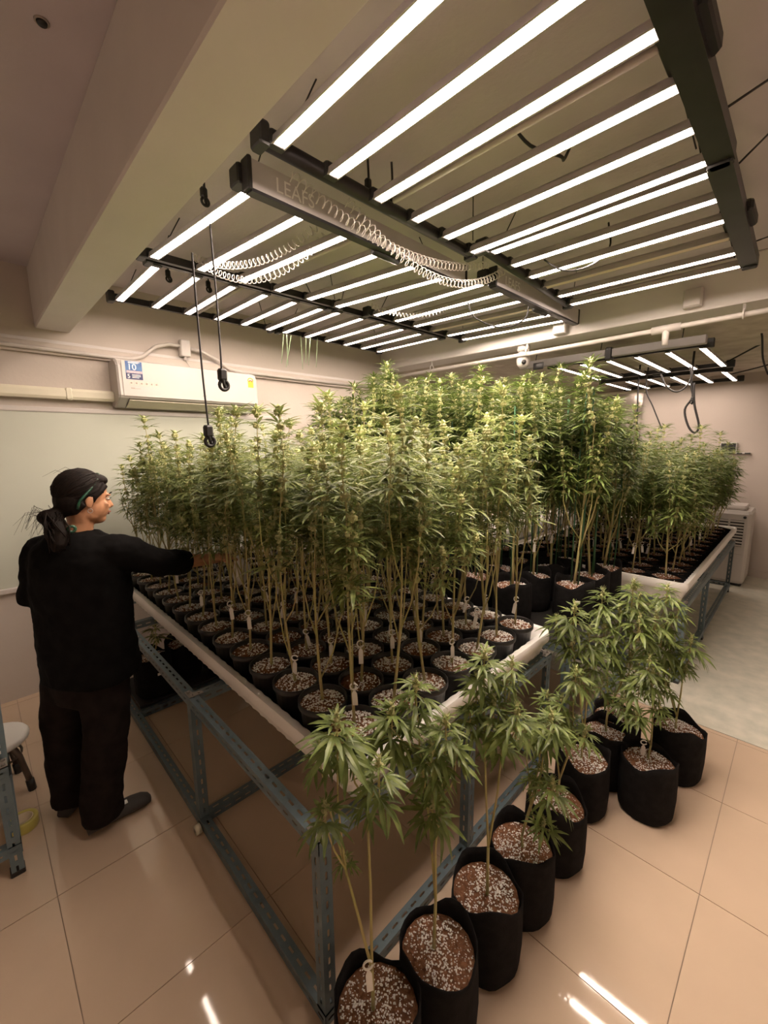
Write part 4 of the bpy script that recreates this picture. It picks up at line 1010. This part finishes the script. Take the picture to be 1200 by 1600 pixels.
# ------------------------------------------------------------------ person
def person():
    root = thing('person', 'person in black long-sleeved top and dark trousers reaching into plants', 'person', (.30, 2.25, 0))
    B = V((.30, 2.25, 0))
    f = V((.80, .60, 0)).normalized(); r = V((f.y, -f.x, 0))         # torso forward / own right side
    hf = V((.985, .17, 0)).normalized(); hr = V((hf.y, -hf.x, 0))    # head forward / right
    def P(x, y, z): return V((x, y, z)) - B
    c = V((.0, .0, 0))
    HC = P(.352, 2.23, 1.545)                                         # head centre
    RS, RE, RW = P(.43, 2.10, 1.315), P(.60, 2.11, 1.215), P(.90, 2.20, 1.165)
    LS, LE, LW = P(.195, 2.39, 1.305), P(.145, 2.385, 1.115), P(.32, 2.56, 1.06)
    RH, RK, RA = P(.335, 2.19, .80), P(.315, 2.17, .45), P(.245, 2.165, .075)
    LH, LK, LA = P(.225, 2.33, .80), P(.185, 2.36, .45), P(.165, 2.38, .075)
    # ---------- body (skin) as one fused surface
    mb = MB()
    Mh = Matrix((hf, -hr, Zv)).transposed()                           # local x forward, y left, z up
    tilt = Matrix.Rotation(.16, 3, 'Y'); Mh = Mh @ tilt
    def hp(x, y, z): return HC + Mh @ V((x, y, z))
    mb.ell(hp(-.015, 0, .025), (.094, .074, .092), 20, 14, rot=Mh)    # skull
    mb.ell(hp(.030, 0, -.035), (.062, .058, .072), 18, 12, rot=Mh)    # face
    mb.ell(hp(.052, 0, -.088), (.034, .032, .026), 14, 10, rot=Mh)    # chin
    mb.ell(hp(.020, 0, -.072), (.050, .050, .034), 14, 10, rot=Mh)    # jaw
    mb.tube([hp(.084, 0, .012), hp(.094, 0, -.010), hp(.106, 0, -.030), hp(.092, 0, -.038)], [.007, .008, .011, .008], 8)   # nose
    for s in (-1, 1):
        mb.ell(hp(.090, s * .010, -.036), (.008, .007, .006), 8, 6, rot=Mh)
        mb.ell(hp(.074, s * .030, .020), (.014, .020, .007), 10, 6, rot=Mh)   # brow
        mb.ell(hp(.062, s * .038, -.022), (.018, .016, .016), 10, 6, rot=Mh)  # cheek
        mb.ell(hp(-.010, s * .076, -.012), (.017, .007, .028), 12, 8, rot=Mh @ Matrix.Rotation(.25, 3, 'Y'))  # ear
        mb.ell(hp(-.006, s * .074, -.036), (.008, .006, .009), 8, 6, rot=Mh)
    mb.ell(hp(.086, 0, -.056), (.011, .020, .005), 10, 6, rot=Mh); mb.ell(hp(.084, 0, -.067), (.010, .017, .006), 10, 6, rot=Mh)   # lips
    NB = P(.305, 2.255, 1.36)
    mb.tube([hp(-.03, 0, -.04), HC.lerp(NB, .55) + V((0, 0, 0)), NB], [.050, .050, .060], 14)
    # torso and limbs
    mb.tube([NB, P(.30, 2.26, 1.25), P(.295, 2.26, 1.0), P(.285, 2.26, .84)], [.07, .12, .115, .12], 14)
    mb.tube([RS + V((-.06, .06, 0)), RS, RE, RE.lerp(RW, .5), RW], [.05, .052, .042, .036, .027], 12)
    mb.tube([LS + V((.06, -.06, 0)), LS, LE, LE.lerp(LW, .5), LW], [.05, .052, .042, .036, .027], 12)
    for H_, K_, A_ in ((RH, RK, RA), (LH, LK, LA)):
        mb.tube([H_ + V((0, 0, .05)), H_ - V((0, 0, .05)), K_, K_.lerp(A_, .3), A_], [.085, .085, .058, .055, .036], 12)
        mb.tube([A_, A_ + V((.02, 0, -.035)), A_ + V((.13, .01, -.048))], [.036, .034, .022], 10)
    def hand(W_, d, palm, curl, sgn):
        d = d.normalized(); s = d.cross(palm).normalized() * sgn
        mb.ell(W_ + d * .045, (.046, .038, .014), 12, 8, rot=Matrix((d, s, palm)).transposed())
        mb.tube([W_ - d * .02, W_ + d * .02], [.027, .028], 10)
        for k, (o_, L_) in enumerate(((.030, .070), (.011, .078), (-.009, .072), (-.028, .056))):
            p0 = W_ + d * .070 + s * o_; p1 = p0 + d * (L_ * .45) - palm * (L_ * .10 * curl); p2 = p1 + d * (L_ * .32) - palm * (L_ * .28 * curl); p3 = p2 + d * (L_ * .16) - palm * (L_ * .30 * curl)
            mb.tube([p0 - d * .02, p0, p1, p2, p3], [.010, .0098, .0090, .0082, .0070], 8)
        t0 = W_ + d * .018 + s * .030; mb.tube([t0 - s * .012, t0 + s * .008, t0 + d * .030 + s * .024 - palm * .012, t0 + d * .055 + s * .020 - palm * .026], [.012, .012, .0100, .0085], 8)
    hand(RW, (RW - RE) * V((1, 1, .6)), V((0.05, -.25, .95)).normalized(), 1.0, 1)
    hand(LW, LW - LE, V((0, -.3, .95)).normalized(), 1.2, -1)
    body = mb.build('body', 'skin', root)
    m = body.modifiers.new('fuse', 'REMESH'); m.mode = 'VOXEL'; m.voxel_size = .0048; m.use_smooth_shade = True
    m = body.modifiers.new('soften', 'SMOOTH'); m.factor = .5; m.iterations = 4
    # eye, brow, lips colour
    for s in (-1, 1):
        mb = MB(); mb.ell(hp(.0745, s * .031, .002), (.009, .012, .005), 10, 6, rot=Mh); e = mb.build('eye', 'eye', root)
        mb = MB(); mb.ell(hp(.0800, s * .031, .000), (.0048, .0065, .0050), 8, 6, rot=Mh); mb.build('iris', 'dark', e)
        mb = MB(); mb.tube([hp(.090, s * .014, .026), hp(.088, s * .030, .031), hp(.074, s * .048, .026)], [.003, .0036, .002], 6); mb.build('eyebrow', 'hair', root)
        mb = MB(); mb.tube([hp(.090, s * .022, .0065), hp(.088, s * .034, .0075), hp(.078, s * .046, .003)], [.0012, .0018, .001], 5); mb.build('eyelash', 'hair', root)
    mb = MB(); mb.tube([hp(.088, -.018, -.060), hp(.0985, -.006, -.0575), hp(.0985, .006, -.0575), hp(.088, .018, -.060)], [.002, .004, .004, .002], 6); mb.tube([hp(.086, -.015, -.066), hp(.095, 0, -.0675), hp(.086, .015, -.066)], [.002, .0045, .002], 6); mb.build('lips', 'lip', root)
    # ---------- hair
    mb = MB()
    mb.ell(hp(-.028, 0, .036), (.096, .084, .090), 20, 14, rot=Mh)
    mb.ell(hp(-.060, 0, -.010), (.058, .072, .070), 18, 12, rot=Mh)
    mb.ell(hp(.030, 0, .082), (.050, .060, .030), 14, 8, rot=Mh)
    for s in (-1, 1):
        mb.tube([hp(.050, s * .052, .062), hp(.030, s * .072, .035), hp(.008, s * .078, .006), hp(.004, s * .076, -.018)], [.016, .013, .010, .005], 8)
        mb.tube([hp(-.03, s * .072, -.02), hp(-.055, s * .052, -.052), hp(-.085, 0, -.066)], [.016, .022, .024], 8)
    bun = hp(-.105, .0, -.080)
    mb.tube([hp(-.08, 0, -.055), bun], [.030, .034], 10)
    mb.ell(bun + V((-.022, -.012, -.004)), (.044, .036, .034), 12, 8); mb.ell(bun + V((-.004, -.026, -.034)), (.036, .030, .034), 12, 8)
    mb.tube([bun + V((-.01, -.03, -.03)), bun + V((.0, -.05, -.075)), bun + V((-.012, -.062, -.115)), bun + V((-.02, -.062, -.145))], [.034, .038, .032, .014], 10)
    h = mb.build('hair', 'hair', root)
    m = h.modifiers.new('fuse', 'REMESH'); m.mode = 'VOXEL'; m.voxel_size = .0048; m.use_smooth_shade = True
    m = h.modifiers.new('soften', 'SMOOTH'); m.factor = .5; m.iterations = 3
    rr = random.Random(5); mb = MB(); hc = V((-.028, 0, .036)); e1 = V((-.80, 0, -.60)).normalized()
    for k in range(110):                                               # combed-back locks over the scalp
        th = rr.uniform(-1, 1) * 1.5; ph_ = rr.uniform(-.05, 1.15)
        u0 = V((math.cos(th) * math.cos(ph_) * .9 + .1, math.sin(th) * math.cos(ph_), math.sin(ph_) + .12)).normalized()
        pp_ = []
        for i in range(9):
            f_ = i / 8; d_ = (u0 * (1 - f_) + e1 * f_ + V((0, u0.y * .35, .10)) * (f_ * (1 - f_) * 2)).normalized()
            pp_.append(hp(hc.x + d_.x * .0965, hc.y + d_.y * .0845, hc.z + d_.z * .0905))
        mb.tube(pp_, [.0015] + [rr.uniform(.0022, .0040)] * 7 + [.002], 5)
    for k in range(60):                                                # locks of the messy bun and tail
        a_ = rr.uniform(0, 6.28); rr2 = rr.uniform(.02, .040); o_ = bun + V((math.cos(a_) * rr2 - .015, -.022 + math.sin(a_) * rr2 * .5, rr.uniform(-.03, .02)))
        e_ = bun + V((rr.uniform(-.045, .03), rr.uniform(-.085, -.045), rr.uniform(-.15, -.06)))
        m__ = o_.lerp(e_, .5) + V((rr.uniform(-.03, .02), rr.uniform(-.03, 0), rr.uniform(-.01, .03)))
        mb.tube([bun + V((.015, 0, .01)), o_, m__, e_], [.003, .0042, .0038, .0012], 5)
    mb.build('locks', 'hair', h)['kind'] = 'stuff'
    mb = MB()
    for k in range(46):                                                # loose strands
        a = rr.uniform(-.8, .8); s = rr.choice((-1, 1))
        if k < 7:
            p0 = hp(-.03 + rr.uniform(-.06, .06), rr.uniform(-.05, .05), .105 + rr.uniform(-.01, .01)); p1 = p0 + Mh @ V((-.03, rr.uniform(-.02, .02), .012)); p2 = p0 + Mh @ V((-.07, rr.uniform(-.03, .03), -.02))
        else:
            p0 = bun + V((rr.uniform(-.05, .02), rr.uniform(-.04, .02), rr.uniform(-.03, .02))); p1 = p0 + V((rr.uniform(-.06, .0), rr.uniform(-.03, .01), rr.uniform(-.02, .05))); p2 = p1 + V((rr.uniform(-.05, .01), rr.uniform(-.02, .02), rr.uniform(-.09, -.02)))
        mb.tube([p0, p1, p2], [.0009, .0008, .0004], 3, cap=False)
    mb.build('loose_strands', 'hair', h)['kind'] = 'stuff'
    # headband across the side of the head
    pts = []
    for i in range(25):
        a = PI * (-.08 + 1.16 * i / 24); lx = -.012 + .052 * math.sin(a); pts.append(hp(-.055 + .095 * max(0, math.sin(a)), .088 * math.cos(a), -.015 + .125 * math.sin(a)))
    mb = MB(); mb.tube(pts, .0052, 8); mb.build('headband', 'greenband', root)
    mb = MB(); mb.torus(bun + V((.040, -.070, -.055)), .012, .006, ax=1, n=14, m=8); mb.build('hair_tie', 'greenband', root)
    mb = MB(); q = hp(-.008, -.080, -.052); mb.torus(q, .009, .0015, ax=1, n=14, m=6); mb.build('earring', 'zinc', root)
    # ---------- shirt
    def loft(mb, rings, n=24):
        vs = []; fs = []
        for (cx, cy, z, a, b) in rings:
            for j in range(n):
                t = 2 * PI * j / n; e = .82
                ca, sa = math.cos(t), math.sin(t); ca = math.copysign(abs(ca) ** e, ca); sa = math.copysign(abs(sa) ** e, sa)
                vs.append(P(cx, cy, z) + r * (a * ca) + f * (b * sa))
        k = len(rings)
        for i in range(k - 1):
            for j in range(n): l = (j + 1) % n; fs.append((i * n + j, i * n + l, (i + 1) * n + l, (i + 1) * n + j))
        fs.append(tuple(range(n - 1, -1, -1))); fs.append(tuple((k - 1) * n + j for j in range(n))); mb.add(vs, fs)
    mb = MB()
    loft(mb, [(.300, 2.25, .715, .205, .150), (.300, 2.25, .76, .208, .155), (.298, 2.25, .88, .205, .150), (.298, 2.25, 1.02, .205, .145), (.300, 2.25, 1.16, .212, .145), (.302, 2.25, 1.27, .215, .135), (.303, 2.252, 1.335, .190, .115), (.304, 2.254, 1.375, .125, .095), (.305, 2.255, 1.400, .080, .080)])
    def sleeve(S, E_, W_, cuff, r0):
        rr_ = random.Random(3); pts = []; rad = []
        chain = [S + (P(.302, 2.25, 1.27) - S) * .55, S, S.lerp(E_, .5), E_, E_.lerp(W_, .3), E_.lerp(W_, cuff)]
        base = [r0 * .95, r0, r0 * .92, r0 * .86, r0 * .80, r0 * .66]
        for i in range(len(chain) - 1):
            for k in range(4):
                t = k / 4; pts.append(chain[i].lerp(chain[i + 1], t)); rad.append((base[i] * (1 - t) + base[i + 1] * t) * (1 + .05 * math.sin(len(pts) * 2.1)))
        pts.append(chain[-1]); rad.append(base[-1])
        mb.tube(pts, rad, 16)
    sleeve(RS, RE, RW, .44, .078)
    sleeve(LS, LE, LW, .55, .078)
    sh = mb.build('shirt', 'shirt', root)
    m = sh.modifiers.new('fuse', 'REMESH'); m.mode = 'VOXEL'; m.voxel_size = .009; m.use_smooth_shade = True
    m = sh.modifiers.new('soften', 'SMOOTH'); m.factor = .6; m.iterations = 6
    tx = bpy.data.textures.new('folds', 'CLOUDS'); tx.noise_scale = .09; tx.noise_depth = 2
    m = sh.modifiers.new('folds', 'DISPLACE'); m.texture = tx; m.strength = .022; m.mid_level = .5
    # ---------- trousers
    mb = MB()
    loft(mb, [(.285, 2.255, .62, .16, .12), (.288, 2.253, .72, .175, .130), (.292, 2.252, .80, .180, .130), (.295, 2.252, .86, .170, .12)])
    for H_, K_, A_, s in ((RH, RK, RA, 1), (LH, LK, LA, -1)):
        fl = V((.014, 0, 0))
        mb.tube([H_ - V((0, 0, .02)), H_.lerp(K_, .4), K_ + V((0, 0, .03)), K_.lerp(A_, .45), A_ + V((0, 0, .06)) + fl, A_ + V((0, 0, -.02)) + fl], [.104, .103, .096, .090, .087, .090], 18)
    tr = mb.build('trousers', 'trouser', root)
    m = tr.modifiers.new('fuse', 'REMESH'); m.mode = 'VOXEL'; m.voxel_size = .009; m.use_smooth_shade = True
    m = tr.modifiers.new('soften', 'SMOOTH'); m.factor = .6; m.iterations = 5
    m = tr.modifiers.new('folds', 'DISPLACE'); m.texture = tx; m.strength = .016; m.mid_level = .5
    # ---------- clogs
    def shoe(A_, ang):
        d = V((math.cos(ang), math.sin(ang), 0)); s = V((-d.y, d.x, 0)); o = V((A_.x, A_.y, 0)) - d * .055; mb = MB(); vs = []; fs = []; n = 16
        prof = [(0, .030, .030), (.02, .041, .060), (.08, .043, .066), (.13, .046, .064), (.19, .051, .056), (.235, .047, .046), (.262, .030, .034), (.270, .008, .022)]
        for (x, wd, ht) in prof:
            for j in range(n):
                t = 2 * PI * j / n; cz = max(-.55, math.sin(t)); vs.append(o + d * x + s * (wd * math.cos(t)) + Zv * max(0.0, ht * .5 + ht * .55 * cz - .0))
        for i in range(len(prof) - 1):
            for j in range(n): l = (j + 1) % n; fs.append((i * n + j, i * n + l, (i + 1) * n + l, (i + 1) * n + j))
        fs.append(tuple(range(n - 1, -1, -1))); fs.append(tuple((len(prof) - 1) * n + j for j in range(n))); mb.add(vs, fs)
        so = mb.build('shoe', 'shoe', root); q = o + d * .165 + Zv * .060
        mb = MB(); mb.cbox((q.x - .012, q.y - .020, q.z), (q.x + .003, q.y + .004, q.z + .004), .001); mb.build('shoe_badge', 'tag', so, smooth=False)
    shoe(RA, .02); shoe(LA, .75)
    return root
person()
# a white cloth in the reaching hand
t = thing('white_cloth', 'small white plastic bag held in the reaching hand', 'bag', (1.03, 2.22, .985))
mb = MB(); mb.lathe([(0, 0), (.030, .004), (.040, .04), (.036, .10), (.022, .15), (.012, .165)], 14, fn=lambda i, t_, r, z: (r * (1 + .18 * math.sin(3 * t_ + i) + .1 * math.sin(7 * t_)), z)); mb.build('bag_body', 'tag', t)
